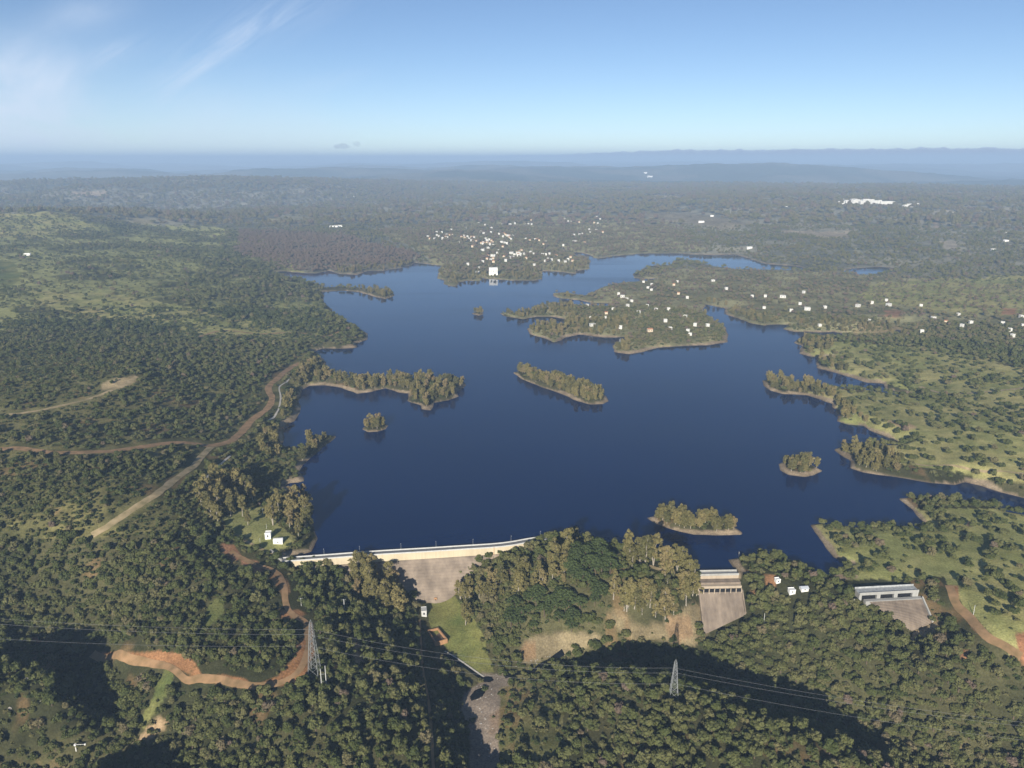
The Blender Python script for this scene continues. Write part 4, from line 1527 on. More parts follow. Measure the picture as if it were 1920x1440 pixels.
def house(name, loc, w, d, h, rz, roof, label, cat="house", group=None, wall='white', detail=1, rise=None):
    root = empty(name, loc, rz)
    if name in ('hut', 'valve_house', 'control_hut'):
        HOUSE_XY.append((loc[0], loc[1], w + 2))
    tag(root, label, cat, group)
    mb = MB()
    mb.box(-w / 2, w / 2, -d / 2, d / 2, -2.5, h)
    if roof in ('gable', 'grey'):
        rs = rise or d * .22
        mb.add([(-w / 2, -d / 2, h), (-w / 2, d / 2, h), (-w / 2, 0, h + rs), (w / 2, -d / 2, h), (w / 2, d / 2, h), (w / 2, 0, h + rs)], [(0, 2, 1), (3, 4, 5)])
    wl = mb.build("wall", M[wall], root)
    mb = MB()
    if roof == 'flat':
        mb.box(-w / 2 - .12, w / 2 + .12, -d / 2 - .12, d / 2 + .12, h + .01, h + .28)
        mb.box(-w / 2 - .12, w / 2 + .12, -d / 2 - .12, -d / 2 + .12, h + .28, h + .6)
        mb.box(-w / 2 - .12, w / 2 + .12, d / 2 - .12, d / 2 + .12, h + .28, h + .6)
        mb.build("roof", M[wall if wall in M else 'white'], root)
    elif roof == 'vault':
        n = 8
        rows = []
        for x in (-w / 2 - .1, w / 2 + .1):
            rows.append([(x, cos(pi * i / n) * (d / 2 + .15), h + .02 + sin(pi * i / n) * d * .32) for i in range(n + 1)])
        loft(mb, rows, 0, True)
        mb.build("roof", M['white'], root)
    else:
        rs = (rise or d * .22)
        e = .35
        sl = rs / (d / 2)
        y = d / 2 + e
        for s in (-1, 1):
            vs = []
            for t in (.03, .22):
                vs += [(-w / 2 - e, 0, h + rs + t), (w / 2 + e, 0, h + rs + t), (w / 2 + e, s * y, h - e * sl + t), (-w / 2 - e, s * y, h - e * sl + t)]
            mb.add(vs, [(3, 2, 1, 0), (4, 5, 6, 7), (0, 1, 5, 4), (1, 2, 6, 5), (2, 3, 7, 6), (3, 0, 4, 7)])
        mb.build("roof", M['grey_roof' if roof == 'grey' else 'terracotta'], root)
    if detail:
        nwin = max(1, int(w / 4))
        for k in range(nwin):
            x = (k + .5) / nwin * w - w / 2
            mb = MB()
            mb.box(x - .5, x + .5, -d / 2 - .05, -d / 2 + .05, h * .35, h * .75)
            f = mb.build("window", M['glass'], root)
        mb = MB()
        mb.box(w * .28 - .5, w * .28 + .5, d / 2 - .05, d / 2 + .05, 0, 2.1)
        mb.build("door", M['bark'], root)
    return root


house("hut", ground(503.5, 1009), 4.2, 4.0, 4.6, .1, 'flat', "white cube hut on the grass by the left end of the dam", "hut")
house("hut", ground(522, 1017), 6.8, 4.0, 2.2, .12, 'vault', "low white hut with rounded roof beside the white cube hut", "hut")
house("valve_house", ground(795, 1152), 3.6, 5.5, 4.0, .15, 'flat', "small white valve house at the foot of the dam", "valve house", wall='pale_concrete')
house("control_hut", ground(817, 1127), 1.8, 1.8, 2.6, 0, 'flat', "tiny brown control box with white cap at the toe of the dam face", "hut", wall='ochre')
house("hut", ground(1457.5, 1091), 3.0, 2.8, 2.2, .2, 'flat', "small white hut on the wooded point, leftmost of three", "hut", "white huts on the wooded point")
house("hut", ground(1484, 1111), 4.0, 3.2, 2.4, .1, 'flat', "white hut on the wooded point, the front middle one of three", "hut", "white huts on the wooded point")
house("hut", ground(1507, 1106), 4.8, 3.6, 1.9, .1, 'grey', "low hut with blue-grey roof on the wooded point, rightmost of three", "hut", "white huts on the wooded point")
# masonry basin
q4 = [ground(803, 1184), ground(821, 1181), ground(838, 1205), ground(817, 1211)]
zb = max(p[2] for p in q4)
bc_ = sum(q4) / 4
HOUSE_XY.append((bc_[0], bc_[1], 11))
bs = empty("masonry_basin", (0, 0, 0))
tag(bs, "empty roofless basin of ochre masonry walls on the grass below the dam", "basin")
for i in range(4):
    a, b = Vector(q4[i]), Vector(q4[(i + 1) % 4])
    d = (b - a).normalized()
    nn = Vector((d.y, -d.x, 0))
    mb = MB()
    vs = []
    for z in (zb - 5, zb + 1.1):
        for P, s in ((a, -1), (b, -1), (b, 1), (a, 1)):
            q = P + nn * .35 * s + d * (.35 if P is b else .35)
            vs.append((q.x, q.y, z))
    mb.add(vs, [(0, 3, 2, 1), (4, 5, 6, 7), (0, 1, 5, 4), (1, 2, 6, 5), (2, 3, 7, 6), (3, 0, 4, 7)])
    mb.build("wall", M['ochre'], bs)
mb = MB()
mb.add([(p[0], p[1], zb - .9) for p in q4], [(0, 1, 2, 3)])
mb.build("floor", M['bark'], bs)



def px_m(px, py):
    p = ground(px, py)
    dep = project(p[0], p[1], p[2])[2]
    return p, float(dep) / F


VILLAGE = [(425, 170, 22), (510, 147, 20), (380, 168, 15), (465, 197, 15), (400, 207, 26), (380, 195, 20), (360, 228, 22), (432, 230, 24), (300, 207, 34), (470, 195, 14), (520, 200, 14), (580, 258, 22), (600, 215, -18), (630, 222, -16), (655, 210, 20),
           (690, 215, -24), (715, 213, -24), (735, 250, -16), (725, 285, -20), (700, 300, -22), (640, 135, 18), (755, 90, 12), (815, 103, 20), (870, 130, 28), (868, 172, 16), (775, 165, 34), (800, 178, 30), (745, 152, 20), (820, 230, 22), (853, 235, 22), (805, 270, -28),
           (830, 265, -18), (855, 268, -22), (885, 290, 30), (840, 310, 36), (795, 332, 48), (780, 272, -18), (965, 257, 42), (1010, 272, 34), (990, 264, 18), (975, 300, -22), (975, 208, 26), (980, 185, -28), (1000, 192, -16), (1055, 200, 36), (1048, 230, 14), (1040, 97, 38), (1082, 90, 14), (970, 93, 10),
           (1172, 90, 16), (1232, 98, 20), (1225, 60, -20), (1205, 95, 14), (1180, 230, 26), (1215, 242, -22), (1265, 235, 26), (1300, 242, -22), (1340, 278, -14), (1362, 257, 24), (1518, 288, 16), (1620, 253, 56), (1710, 262, -14), (1615, 195, 18), (1662, 188, 16), (1690, 182, 12),
           (1750, 142, 18), (1815, 152, 28), (1870, 170, -36), (1758, 175, 12), (1828, 87, 20), (1795, 85, -14), (1820, 33, 18), (1850, 50, 12), (1530, 48, 16), (1560, 70, 12), (1590, 75, 12), (1660, 80, -10), (940, 335, 34), (922, 358, 22), (1050, 358, 54), (1120, 345, -30), (1105, 360, 24),
           (1130, 370, 24), (1140, 332, -20), (1165, 365, 14), (1100, 345, -18), (1055, 398, 56), (1110, 382, 22), (1130, 386, 18), (1225, 350, 28), (1245, 362, 30), (1330, 370, 34), (1360, 372, 30), (1395, 365, 14), (1455, 382, -16), (1410, 420, 26), (1355, 430, 22),
           (1478, 430, 26), (1560, 415, 24), (1535, 435, 16), (1585, 395, -24), (1600, 430, -26), (1000, 428, 34), (793, 437, 18), (830, 410, -22), (885, 410, -16), (890, 437, -36), (855, 462, 16), (658, 462, 30), (765, 492, 14), (745, 532, 42), (1258, 464, 26), (1185, 405, -20)]
far_zone = {}
rv = random.Random(21)
for k in range(42):
    cx_, cy_, sx_, sy_ = rv.choice([(480, 205, 90, 30), (680, 235, 60, 30), (830, 265, 70, 35), (1090, 365, 70, 25), (1240, 235, 80, 15), (1430, 395, 110, 25), (900, 360, 90, 40), (1000, 200, 60, 25)])
    VILLAGE.append((rv.gauss(cx_, sx_ * .6), rv.gauss(cy_, sy_ * .6), rv.choice([10, 12, 14, -14, 16, -12])))
for k, (x, y, w) in enumerate(VILLAGE):
    px, py = 740 + x / 4.8, 400 + y / 4.8
    p, m = px_m(px, py + 1.2)
    W = max(6.5, abs(w) / 4.8 * m * .66)
    orange = w < 0
    if px < 872:
        zn = "at the western edge of the far-shore village"
    elif py > 482:
        zn = "close to the water below the far-shore village"
    elif px < 955:
        zn = "in the middle of the far-shore village"
    elif px < 1010 and py > 460:
        zn = "in the dense cluster above the far-shore bay"
    elif px < 1075:
        zn = "at the eastern end of the far-shore village"
    else:
        zn = "in the hamlet on the hill behind the inlet"
    far_zone.setdefault((zn, orange), []).append((px, py, p, W))
for (zn, orange), lst in far_zone.items():
    lst.sort()
    for i, (px, py, p, W) in enumerate(lst):
        if len(lst) <= 20:
            pos = "only" if len(lst) == 1 else ("leftmost" if i == 0 else ("rightmost" if i == len(lst) - 1 else ord_[i] + " from left"))
            lb = f"{pos} {'tile-roofed' if orange else 'white'} house {zn}"
        else:
            lb = f"{'small' if W < 9 else 'long'} {'tile-roofed' if orange else 'white'} house {zn}"
        house("village_house", p, W, min(9.5, W * .8), random.uniform(4.2, 6.2), random.uniform(-.5, .5), 'gable' if orange else 'flat', lb, "house", "houses of the far-shore village", wall='beige' if orange else ('house_white' if W > 9 else random.choice(['house_white', 'house_white', 'greyish'])), detail=1 if W > 9 else 0)
        HOUSE_XY.append((p[0], p[1], W))
p, m = px_m(925, 515)
house("waterfront_building", p, 21, 15, 17, .06, 'flat', "large bright white block standing on the far shore by the water", "building", detail=1)
HOUSE_XY.append((p[0], p[1], 26))

SC = []
for x, y, w in ((1745, 160, 12), (1700, 145, 12), (1725, 178, 22), (1745, 190, 18), (1560, 215, 14), (1582, 228, 36), (1605, 245, 14), (1632, 255, 18), (1335, 270, 22), (1383, 278, 24), (1720, 282, 14), (1770, 300, 20), (1840, 300, 12), (1672, 318, 26), (1610, 282, 24),
                (1405, 352, 20), (1412, 388, 46), (1490, 322, -24), (1530, 298, 12), (1570, 403, 12), (1822, 367, 30), (1850, 410, 22), (1735, 420, -46), (1490, 350, 14), (1895, 212, -20), (1870, 162, -14), (1890, 145, 14)):
    SC.append((640 + x / 3, 480 + y / 3, w / 3))
for x, y, w in ((170, 138, 30), (245, 185, 24), (390, 227, 22), (465, 228, 18), (563, 230, 50), (680, 205, 14), (457, 292, 24), (610, 310, 28), (660, 270, 12), (700, 300, 50), (800, 290, 20), (985, 282, 36), (1065, 265, 20), (1145, 250, 24), (1158, 277, 40),
                (1340, 278, 24), (1410, 350, 36), (1905, 342, 36), (1620, 377, 20), (1840, 420, 26), (1855, 452, 22), (1345, 428, 12), (1045, 364, 12), (1570, 395, 22), (15, 340, 30), (140, 392, 26), (30, 420, 14), (42, 442, 24), (70, 390, 12), (25, 234, 12), (770, 390, 10),
                (1700, 322, 14), (1800, 377, 10), (1915, 394, 16), (1480, 370, -14), (1550, 330, 12)):
    SC.append((1280 + x / 3, 480 + y / 3, w / 3))
groups = {}
for px, py, w in SC:
    p, m = px_m(px, py + 1.5)
    W = max(5.5, abs(w) * m * .64)
    if px < 1170 and py > 560:
        zn = "at the western side of the middle peninsula"
    elif px < 1370 and py > 575:
        zn = "at the eastern side of the middle peninsula"
    elif px < 1330:
        zn = "on the upper part of the middle peninsula"
    elif px < 1560:
        zn = "on the wooded land behind the narrow inlet"
    elif px < 1720:
        zn = "in the scattered estate right of the inlet"
    else:
        zn = "near the right edge beyond the oak meadows"
    groups.setdefault((zn, w < 0), []).append((px, p, W))
for (zn, orange), lst in groups.items():
    lst.sort(key=lambda t: t[0])
    for i, (px, p, W) in enumerate(lst):
        pos = "only" if len(lst) == 1 else ("leftmost" if i == 0 else ("rightmost" if i == len(lst) - 1 else (ord_[i] if i < 20 else "another") + " from left"))
        lb = f"{pos} {'tile-roofed' if orange else 'white'} villa {zn}"
        house("villa", p, W, min(9, W * .75), random.uniform(3.4, 5.0), random.uniform(-.5, .5), 'gable' if orange else 'flat', lb, "villa", "villas on the peninsulas and right shore", wall='beige' if orange else 'house_white', detail=1 if W > 7 else 0)
        HOUSE_XY.append((p[0], p[1], W))
for px, py, W, lb in ((622, 426, 14, "leftmost of three white farm buildings on the wooded rise left of the village"), (630, 426, 18, "middle one of three white farm buildings on the wooded rise left of the village"), (638, 425, 16, "rightmost of three white farm buildings on the wooded rise left of the village"),
                      (664, 369, 16, "lone white building on the far plain behind the lake"), (1093, 377, 22, "left of a white pair of farm sheds beyond the village"), (1103, 377, 18, "right of a white pair of farm sheds beyond the village"),
                      (1405, 466, 16, "white house just above the far right arm of the lake"), (1472, 387, 22, "white farm left of the distant white town"), (1315, 417, 22, "white farm on the hills behind the far arm of the lake"), (1335, 406, 14, "small white farm high on the hills behind the lake"),
                      (1885, 436, 12, "upper one of two white cottages at the far right edge"), (1886, 453, 14, "lower one of two white cottages at the far right edge"), (1862, 470, 12, "white cottage above the strip of far water at right"), (1785, 400, 14, "isolated white cottage right of the distant town"),
                      (1218, 332, 60, "hazy white industrial shed on the distant plain"), (1210, 325, 40, "second hazy white shed behind the industrial shed on the plain"), (52, 479, 14, "stone farmhouse beside the bright green field at left")):
    p, m = px_m(px, py)
    house("farmhouse", p, W, W * .55, 5 if W < 30 else 14, random.uniform(-.2, .2), 'flat', lb, "farmhouse")
    HOUSE_XY.append((p[0], p[1], W))
# distant white town on its hill
for k in range(64):
    t = k / 63
    px = 1577 + t * 118 + random.uniform(-2, 2)
    py = 380 + (random.uniform(-3.2, 2.2) if t < .5 else random.uniform(-.8, 1.8) + (t - .5) * 3)
    if t > .8:
        px, py = 1692 + (t - .8) * 5 * 28, 388 - (t - .8) * 5 * 2 + random.uniform(-1, 1)
    p, m = px_m(px, py)
    W = random.uniform(14, 30)
    half = "on the left half" if px < 1635 else ("on the right half" if px < 1690 else "in the detached right outskirts")
    house("town_house", p, W, W * .6, random.uniform(7, 11), random.uniform(-.3, .3), 'flat', f"tiny white house {half} of the distant white hill town", "house", "houses of the distant white town", wall='house_white', detail=0)
    HOUSE_XY.append((p[0], p[1], W))
# ---------------------------------------------------------------- trees


def leaf_cloud(rg, centres, radii, n_per, size, out_bias=.65, squash=1.0, droop=0.0):
    """quads scattered on the shells of leaf clumps, mostly facing outwards"""
    Vs = []
    for c, r, n in zip(centres, radii, n_per):
        d = rg.normal(size=(n, 3))
        d /= np.linalg.norm(d, axis=1)[:, None]
        d[:, 2] = np.where(d[:, 2] < -.55, -d[:, 2], d[:, 2])
        rad = r * (.72 + .36 * rg.random(n))
        P = c + d * rad[:, None] * np.array([1, 1, squash])
        P[:, 2] -= droop * r * rg.random(n)
        nr = d * out_bias + rg.normal(size=(n, 3)) * (1 - out_bias) * .8
        nr /= np.linalg.norm(nr, axis=1)[:, None]
        t = np.cross(nr, rg.normal(size=(n, 3)))
        t /= np.linalg.norm(t, axis=1)[:, None]
        b = np.cross(nr, t)
        s = size * (.6 + .8 * rg.random(n))[:, None]
        e = .65 + .5 * rg.random(n)[:, None]
        Vs.append(np.stack([P - t * s - b * s * e * .6, P + t * s * .7 - b * s * e, P + t * s + b * s * e * .7, P - t * s * .6 + b * s * e], 1))
    V = np.concatenate(Vs).reshape(-1, 3)
    q = np.arange(len(V)).reshape(-1, 4)
    return V, q


def oak_crown(seed):
    rg = np.random.default_rng(seed)
    n = rg.integers(11, 16)
    C, Rr = [], []
    sx, sy = rg.uniform(.85, 1.15, 2)
    for i in range(n):
        a = rg.random() * 2 * pi
        r = np.sqrt(rg.random()) * 2.1
        z = 2.9 + rg.uniform(-.9, .9) + (1.0 - r / 2.1) * 1.3
        C.append(np.array([cos(a) * r * sx, sin(a) * r * sy, z]))
        Rr.append(rg.uniform(.8, 1.45) * (1.15 - .2 * r / 2.1))
    C.append(np.array([0, 0, 2.7]))
    Rr.append(1.7)
    npr = [int(26 * r * r) + 8 for r in Rr]
    return leaf_cloud(rg, C, Rr, npr, .34, .68, .85)


def euc_tree(seed):
    """tall open crown of separate leaf clumps on rising limbs, pale forked trunk; about 22 m"""
    rg = np.random.default_rng(seed)
    mb = MB()
    C, Rr = [], []
    nst = rg.integers(1, 3)
    for s in range(nst):
        lean = rg.normal(0, .05, 2) + (np.array([cos(s * 3), sin(s * 3)]) * .09 if nst > 1 else 0)
        Ht = rg.uniform(18, 22)
        pts = []
        for k in range(7):
            t = k / 6
            pts.append(Vector((lean[0] * Ht * t + rg.normal(0, .12) * t * 2, lean[1] * Ht * t + rg.normal(0, .12) * t * 2, Ht * t * .93)))
        for k in range(6):
            mb.tube(pts[k], pts[k + 1], .42 * (1 - k / 7), .42 * (1 - (k + 1) / 7), 6, cap=False)
        nl = rg.integers(15, 20)
        for j in range(nl):
            t = rg.uniform(.14, .98)
            f = t * 6
            i = min(int(f), 5)
            p = pts[i].lerp(pts[i + 1], f - i)
            a = j * 2.4 + rg.uniform(-.5, .5)
            ln = rg.uniform(1.6, 4.0) * (1.25 - .65 * t)
            q = p + Vector((cos(a) * ln, sin(a) * ln, ln * rg.uniform(.45, 1.0)))
            mb.tube(p, q, .12, .05, 4, cap=False)
            r = rg.uniform(1.1, 1.95)
            C.append(np.array(q))
            Rr.append(r)
            if rg.random() < .6:
                C.append(np.array(q) + rg.normal(0, 1.0, 3) + np.array([0, 0, -.8]))
                Rr.append(r * .75)
        C.append(np.array(pts[6]) + np.array([0, 0, .8]))
        Rr.append(1.5)
    npr = [int(26 * r * r) + 10 for r in Rr]
    V, q = leaf_cloud(rg, C, Rr, npr, .38, .6, .95, .35)
    return (V, q), mb


def euc_full(seed):
    """bushy waterside eucalypt, leafy nearly to the ground; about 13 m"""
    rg = np.random.default_rng(seed)
    mb = MB()
    C, Rr = [], []
    Ht = rg.uniform(11, 13.5)
    mb.tube((0, 0, -.5), (.2, .1, Ht * .5), .3, .2, 6)
    mb.tube((.2, .1, Ht * .5), (.3, 0, Ht * .9), .2, .08, 5)
    n = rg.integers(17, 22)
    for i in range(n):
        t = (i + .5) / n
        z = Ht * (.2 + .75 * t)
        w = 3.3 * math.sin(pi * (.17 + .58 * t)) ** .7
        a = i * 2.4 + rg.uniform(-.6, .6)
        r = w * rg.uniform(.25, 1.0)
        c = np.array([cos(a) * r, sin(a) * r, z + rg.uniform(-.5, .5)])
        C.append(c)
        Rr.append(rg.uniform(1.2, 1.9))
        if i % 2 == 0:
            mb.tube((.15, .05, z * .75), tuple(c), .1, .04, 4, cap=False)
    npr = [int(22 * r * r) + 10 for r in Rr]
    V, q = leaf_cloud(rg, C, Rr, npr, .4, .62, 1.05, .25)
    return (V, q), mb


def pine_tree(seed):
    rg = np.random.default_rng(seed)
    mb = MB()
    Ht = 11.5
    mb.tube((0, 0, -.5), (.2, .1, 6), .38, .3, 6)
    mb.tube((.2, .1, 6), (.3, 0, 9), .3, .2, 6)
    C, Rr = [], []
    n = 30
    for i in range(n):
        a = i * 2.399 + rg.uniform(-.3, .3)
        r = 5.4 * np.sqrt((i + .5) / n)
        z = Ht - 3.6 * (r / 5.4) ** 2 + rg.uniform(-.3, .3)
        c = np.array([cos(a) * r, sin(a) * r, z - .9])
        C.append(c)
        Rr.append(rg.uniform(1.1, 1.5))
        if i % 3 == 0:
            mb.tube((.3, 0, 7 + rg.random() * 1.5), tuple(c), .13, .05, 4, cap=False)
    npr = [int(34 * r * r) + 10 for r in Rr]
    V, q = leaf_cloud(rg, C, Rr, npr, .27, .8, .62)
    return (V, q), mb


def bush_mesh(seed):
    rg = np.random.default_rng(seed)
    n = rg.integers(4, 7)
    C = [np.array([rg.normal(0, .55), rg.normal(0, .55), .55 + rg.random() * .4]) for _ in range(n)]
    Rr = [rg.uniform(.5, .8) for _ in range(n)]
    return leaf_cloud(rg, C, Rr, [26] * n, .27, .65, .8)


OAKS, OAKT = [], []
for k in range(6):
    V_, q_ = oak_crown(100 + k)
    OAKS.append(mesh_np("crown", V_, q_, mats=[M['oak']]))
    mb = MB()
    mb.tube((0, 0, -.6), (.1, .05, 1.5), .3, .22, 6)
    for j in range(4):
        a = j * 1.57 + k
        mb.tube((.1, .05, 1.4), (cos(a) * 1.2, sin(a) * 1.2, 2.8), .16, .07, 5)
    OAKT.append(mb.mesh("trunk", M['bark']))
EUCS, EUCT = [], []
for k in range(9):
    (V_, q_), mb = euc_tree(200 + k) if k < 5 else euc_full(200 + k)
    EUCS.append(mesh_np("crown", V_, q_, mats=[M['euc']]))
    EUCT.append(mb.mesh("trunk", M['pale_bark']))
PINS, PINT = [], []
for k in range(3):
    (V_, q_), mb = pine_tree(300 + k)
    PINS.append(mesh_np("crown", V_, q_, mats=[M['pine']]))
    PINT.append(mb.mesh("trunk", M['bark']))
BUSH = []
for k in range(5):
    V_, q_ = bush_mesh(400 + k)
    BUSH.append(mesh_np("bush", V_, q_, mats=[M['bush']]))

# ---- candidates: a jittered grid over the ground in distance bands


def band(r0, r1, sp, half=41.0):
    xm = r1 * sin(R(half))
    gx = np.arange(-xm, xm, sp)
    gy = np.arange(r0 * cos(R(half)), r1, sp)
    X, Y = np.meshgrid(gx, gy)
    X = X + RNG.uniform(-.48, .48, X.shape) * sp
    Y = Y + RNG.uniform(-.48, .48, Y.shape) * sp
    X, Y = X.ravel(), Y.ravel()
    r = np.hypot(X, Y)
    k = (r >= r0) & (r < r1) & (np.abs(np.arctan2(X, Y)) < R(half))
    return X[k], Y[k]


def road_clear(x, y, extra, scl=1.0):
    bad = np.zeros(x.shape, bool)
    for c2, hw in ROADLINES:
        lo, hi = c2.min(0) - 12, c2.max(0) + 12
        k = (x > lo[0]) & (x < hi[0]) & (y > lo[1]) & (y < hi[1])
        if k.any():
            d = polydist(x[k], y[k], c2[::3] if len(c2) > 30 else c2, False)
            ids_ = np.where(k)[0]
            bad[ids_[d < hw + extra + (3.2 if hw > 2 else 0)]] = True
    for hx, hy, w in HOUSE_XY:
        # keep the sunny side in front of every house open
        bad |= (np.abs(x - hx) < w * .62 + 1.5) & (y < hy + w * .6) & (y > hy - w * .7 - 6.5 * scl)
    return bad


res = {'oak': [], 'euc': [], 'pine': [], 'bush': []}
BANDS = [(285, 720, 4.7, 1.0), (720, 1500, 5.6, 1.12), (1500, 3200, 9.5, 1.25), (3200, 7500, 25, 3.2)]
for bi, (r0, r1, sp, scl) in enumerate(BANDS):
    x, y = band(r0, r1, sp)
    z, s, dn = height(x, y, True)
    px, py, dep = project(x, y, z)
    n = len(x)
    n1 = fbm(x, y, 60, 61, 4)
    n2 = fbm(x, y, 400, 67, 4)
    jx, jy = (fbm(x, y, 22, 41, 3) - .5) * 26, (fbm(x, y, 22, 45, 3) - .5) * 14
    qx, qy = px + jx, py + jy
    p = np.full(n, .80)
    tint = .22 + .35 * (n1 - .5) + .15 * RNG.random(n)
    size = (.5 + .95 * RNG.random(n) ** 1.5) * scl
    # woodland structure: clearings
    p *= np.where(py > 1040, smooth(.26, .4, n1) * .25 + .75, smooth(.30, .46, n1) * .55 + .45)
    if bi == 0:                       # keep the tree count per surface area on steep slopes
        gx_ = (height(x + 3, y) - z) / 3
        gy_ = (height(x, y + 3) - z) / 3
        steep = np.clip(.72 * (1 + gx_ ** 2 + gy_ ** 2) ** 1.2, .72, 1.25)
    else:
        steep = np.ones(n)
    # left foreground slope and right slope are closest to closed canopy; scrub on the left hill is smaller
    lh = inpoly(px, py, [(-400, 620), (600, 620), (560, 1000), (-400, 1020)])
    size = np.where(lh, (.38 + .8 * RNG.random(n) ** 2) * (1.0 if bi == 0 else 1.1), size)
    p = np.where(lh, p * (.9 if bi == 0 else .8), p * (.72 if bi == 1 else 1))
    fg = py > 1040
    p = np.where(fg, np.clip(p * 1.15 * steep, 0, .97), p)
    # mosaic upper-left
    mos = inpoly(qx, qy, [(-300, 395), (480, 430), (620, 560), (600, 640), (380, 640), (150, 610), (-300, 640)])
    t = smooth(.41, .51, n1 * .5 + fbm(x, y * .7, 130, 59, 3) * .5)
    p = np.where(mos, (.62 if bi == 1 else .8) - (.48 if bi == 1 else .5) * t, p)
    tint = np.where(mos, tint - .12, tint)
    brown = inpoly(qx, qy, [(450, 430), (640, 440), (790, 480), (780, 500), (640, 518), (520, 505), (440, 470)])
    p = np.where(brown, .95, p)
    tint = np.where(brown, .72 + .2 * RNG.random(n), tint)
    vill = inpoly(qx, qy, [(700, 430), (1000, 405), (1250, 410), (1330, 470), (1120, 480), (1110, 520), (820, 540), (800, 480)])
    pen = inpoly(qx, qy, [(930, 560), (1200, 520), (1300, 500), (1700, 520), (1930, 540), (1930, 650), (1480, 625), (1370, 640), (1160, 670), (980, 640)])
    p = np.where(vill, .6, p)
    p = np.where(pen, .5, p)
    tint = np.where(vill | pen, .42 + .25 * RNG.random(n), tint)
    forest = inpoly(px, py, [(1395, 1085), (1600, 1135), (1700, 1190), (1800, 1220), (1900, 1290), (1960, 1440), (1700, 1440), (1320, 1240)]) | inpoly(px, py, [(860, 1060), (1290, 1040), (1300, 1120), (1140, 1190), (1060, 1185), (990, 1195), (960, 1240), (880, 1180)])
    p = np.where(forest, np.clip(.92 * steep, 0, .95), p)
    size = np.where(forest, size * .85 + .3, size)
    tint = np.where(forest, tint + .06, tint)
    dehesa = inpoly(px, py, MEADOW[0])
    dens = {0: .13, 1: .165, 2: .36, 3: .7}[bi]
    dens = dens * (.75 + .5 * smooth(.35, .65, n1))
    p = np.where(dehesa, dens, p)
    tint = np.where(dehesa, .2 + .25 * RNG.random(n), tint)
    odd = RNG.random(n)
    tint = tint + .22 * (odd > .86) + .3 * (odd > .965)
    size = np.where(dehesa, RNG.uniform(.75, 1.35, n) * (1 + .1 * (bi > 1)), size)
    edge_r = inpoly(px, py, [(1600, 640), (1700, 610), (2100, 600), (2100, 740), (1900, 690)])
    p = np.where(edge_r, np.maximum(p, .35 if bi == 1 else .6), p)
    for k, P in enumerate(MEADOW):
        if k == 0:
            continue
        mk = inpoly(qx, qy, P)
        p = np.where(mk, {6: .4, 7: .4, 1: .2, 3: .2}.get(k, .06), p)
    for P in SCRUB:
        p = np.where(inpoly(qx, qy, P), .22 if P is SCRUB[0] else .05, p)
    bare = np.zeros(n, bool)
    for col, P in BARE:
        bare |= inpoly(qx * .6 + px * .4, qy * .6 + py * .4, P)
    p = np.where(bare, .03, p)
    for P in NOTREE:
        p = np.where(inpoly(px, py, P), 0, p)
    fringe = (s > 5) & (s < 19) & ~dn
    p = np.where(fringe & (bi < 2) & (py > 640), np.maximum(p, .42), p)
    p = np.where(s < 5.5, 0, p)
    tint = tint + (.24 if bi == 2 else .4 if bi == 3 else .03)  # distance haze put into the far crowns' colour as a paler tint
    p = np.where(~brown & (bi >= 2), p * .78, p)
    size = np.where(pen, size * .8, size)
    # eucalypts
    pe = np.zeros(n)
    ez = np.full(n, -1)
    for k, (nm, dd, P) in enumerate(EUC):
        mk = inpoly(px, py, P)
        f = {0: 1.0, 1: .95, 2: 2.2, 3: 4}[bi]
        mk &= (s > 3.5) | dn
        if 'shore' in nm or 'headland' in nm or 'points' in nm or 'tongue' in nm:
            mk &= s < 48
        pe = np.where(mk, dd * f, pe)
        ez = np.where(mk, k, ez)
    pe = np.where(bare | ((s < 2.5) & ~dn), 0, pe)
    for P in NOTREE[1:6]:
        pe = np.where(inpoly(px, py, P), 0, pe)
    p = np.where(ez >= 0, p * .45, p)
    pp = np.zeros(n)
    pz = np.full(n, -1)
    for k, (nm, dd, P) in enumerate(PINE):
        mk = inpoly(px, py, P)
        pp = np.where(mk, dd, pp)
        pz = np.where(mk, k, pz)
    p = np.where(pz >= 0, .55, p)
    bad = road_clear(x, y, 1.6, scl)
    u = RNG.random(n)
    is_p = (u < pp) & ~bad
    is_e = (u < pe) & ~is_p & ~bad
    is_o = (RNG.random(n) < p) & ~is_p & ~is_e & ~bad
    okf = np.ones(n, bool)

    def push(kind, mk, sz, tn, zone):
        res[kind].append(np.stack([x[mk], y[mk], z[mk], sz[mk], tn[mk], zone[mk], px[mk], py[mk], dep[mk]], 1))
    push('oak', is_o, size, tint, np.zeros(n))
    es = RNG.uniform(.62, 1.1, n)
    small_e = (py < 880)
    es = np.where(ez == 3, es * .72, es)
    es = np.where(ez > 7, RNG.uniform(.5, 1.0, n), es)
    es = np.where((py < 660) & (ez > 7), es * .85, es)
    push('euc', is_e, es, .12 + .55 * RNG.random(n) ** 1.3, ez)
    push('pine', is_p, RNG.uniform(.6, 1.1, n), .3 * RNG.random(n), pz)
    if bi < 2:
        xb, yb = band(r0, r1, 4.0 if bi == 0 else 6.5)
        zb_, sb, db = height(xb, yb, True)
        pxb, pyb, db_ = project(xb, yb, zb_)
        pb = np.full(len(xb), .75)
        pb = np.where(inpoly(pxb, pyb, MEADOW[0]), .10, pb)
        for P in MEADOW[1:]:
            pb = np.where(inpoly(pxb, pyb, P), .12, pb)
        for col, P in BARE:
            pb = np.where(inpoly(pxb, pyb, P), .06, pb)
        for P in NOTREE:
            pb = np.where(inpoly(pxb, pyb, P), 0, pb)
        pb = np.where((sb < 5) & ~db, 0, pb)
        mk = (RNG.random(len(xb)) < pb) & ~road_clear(xb, yb, .8)
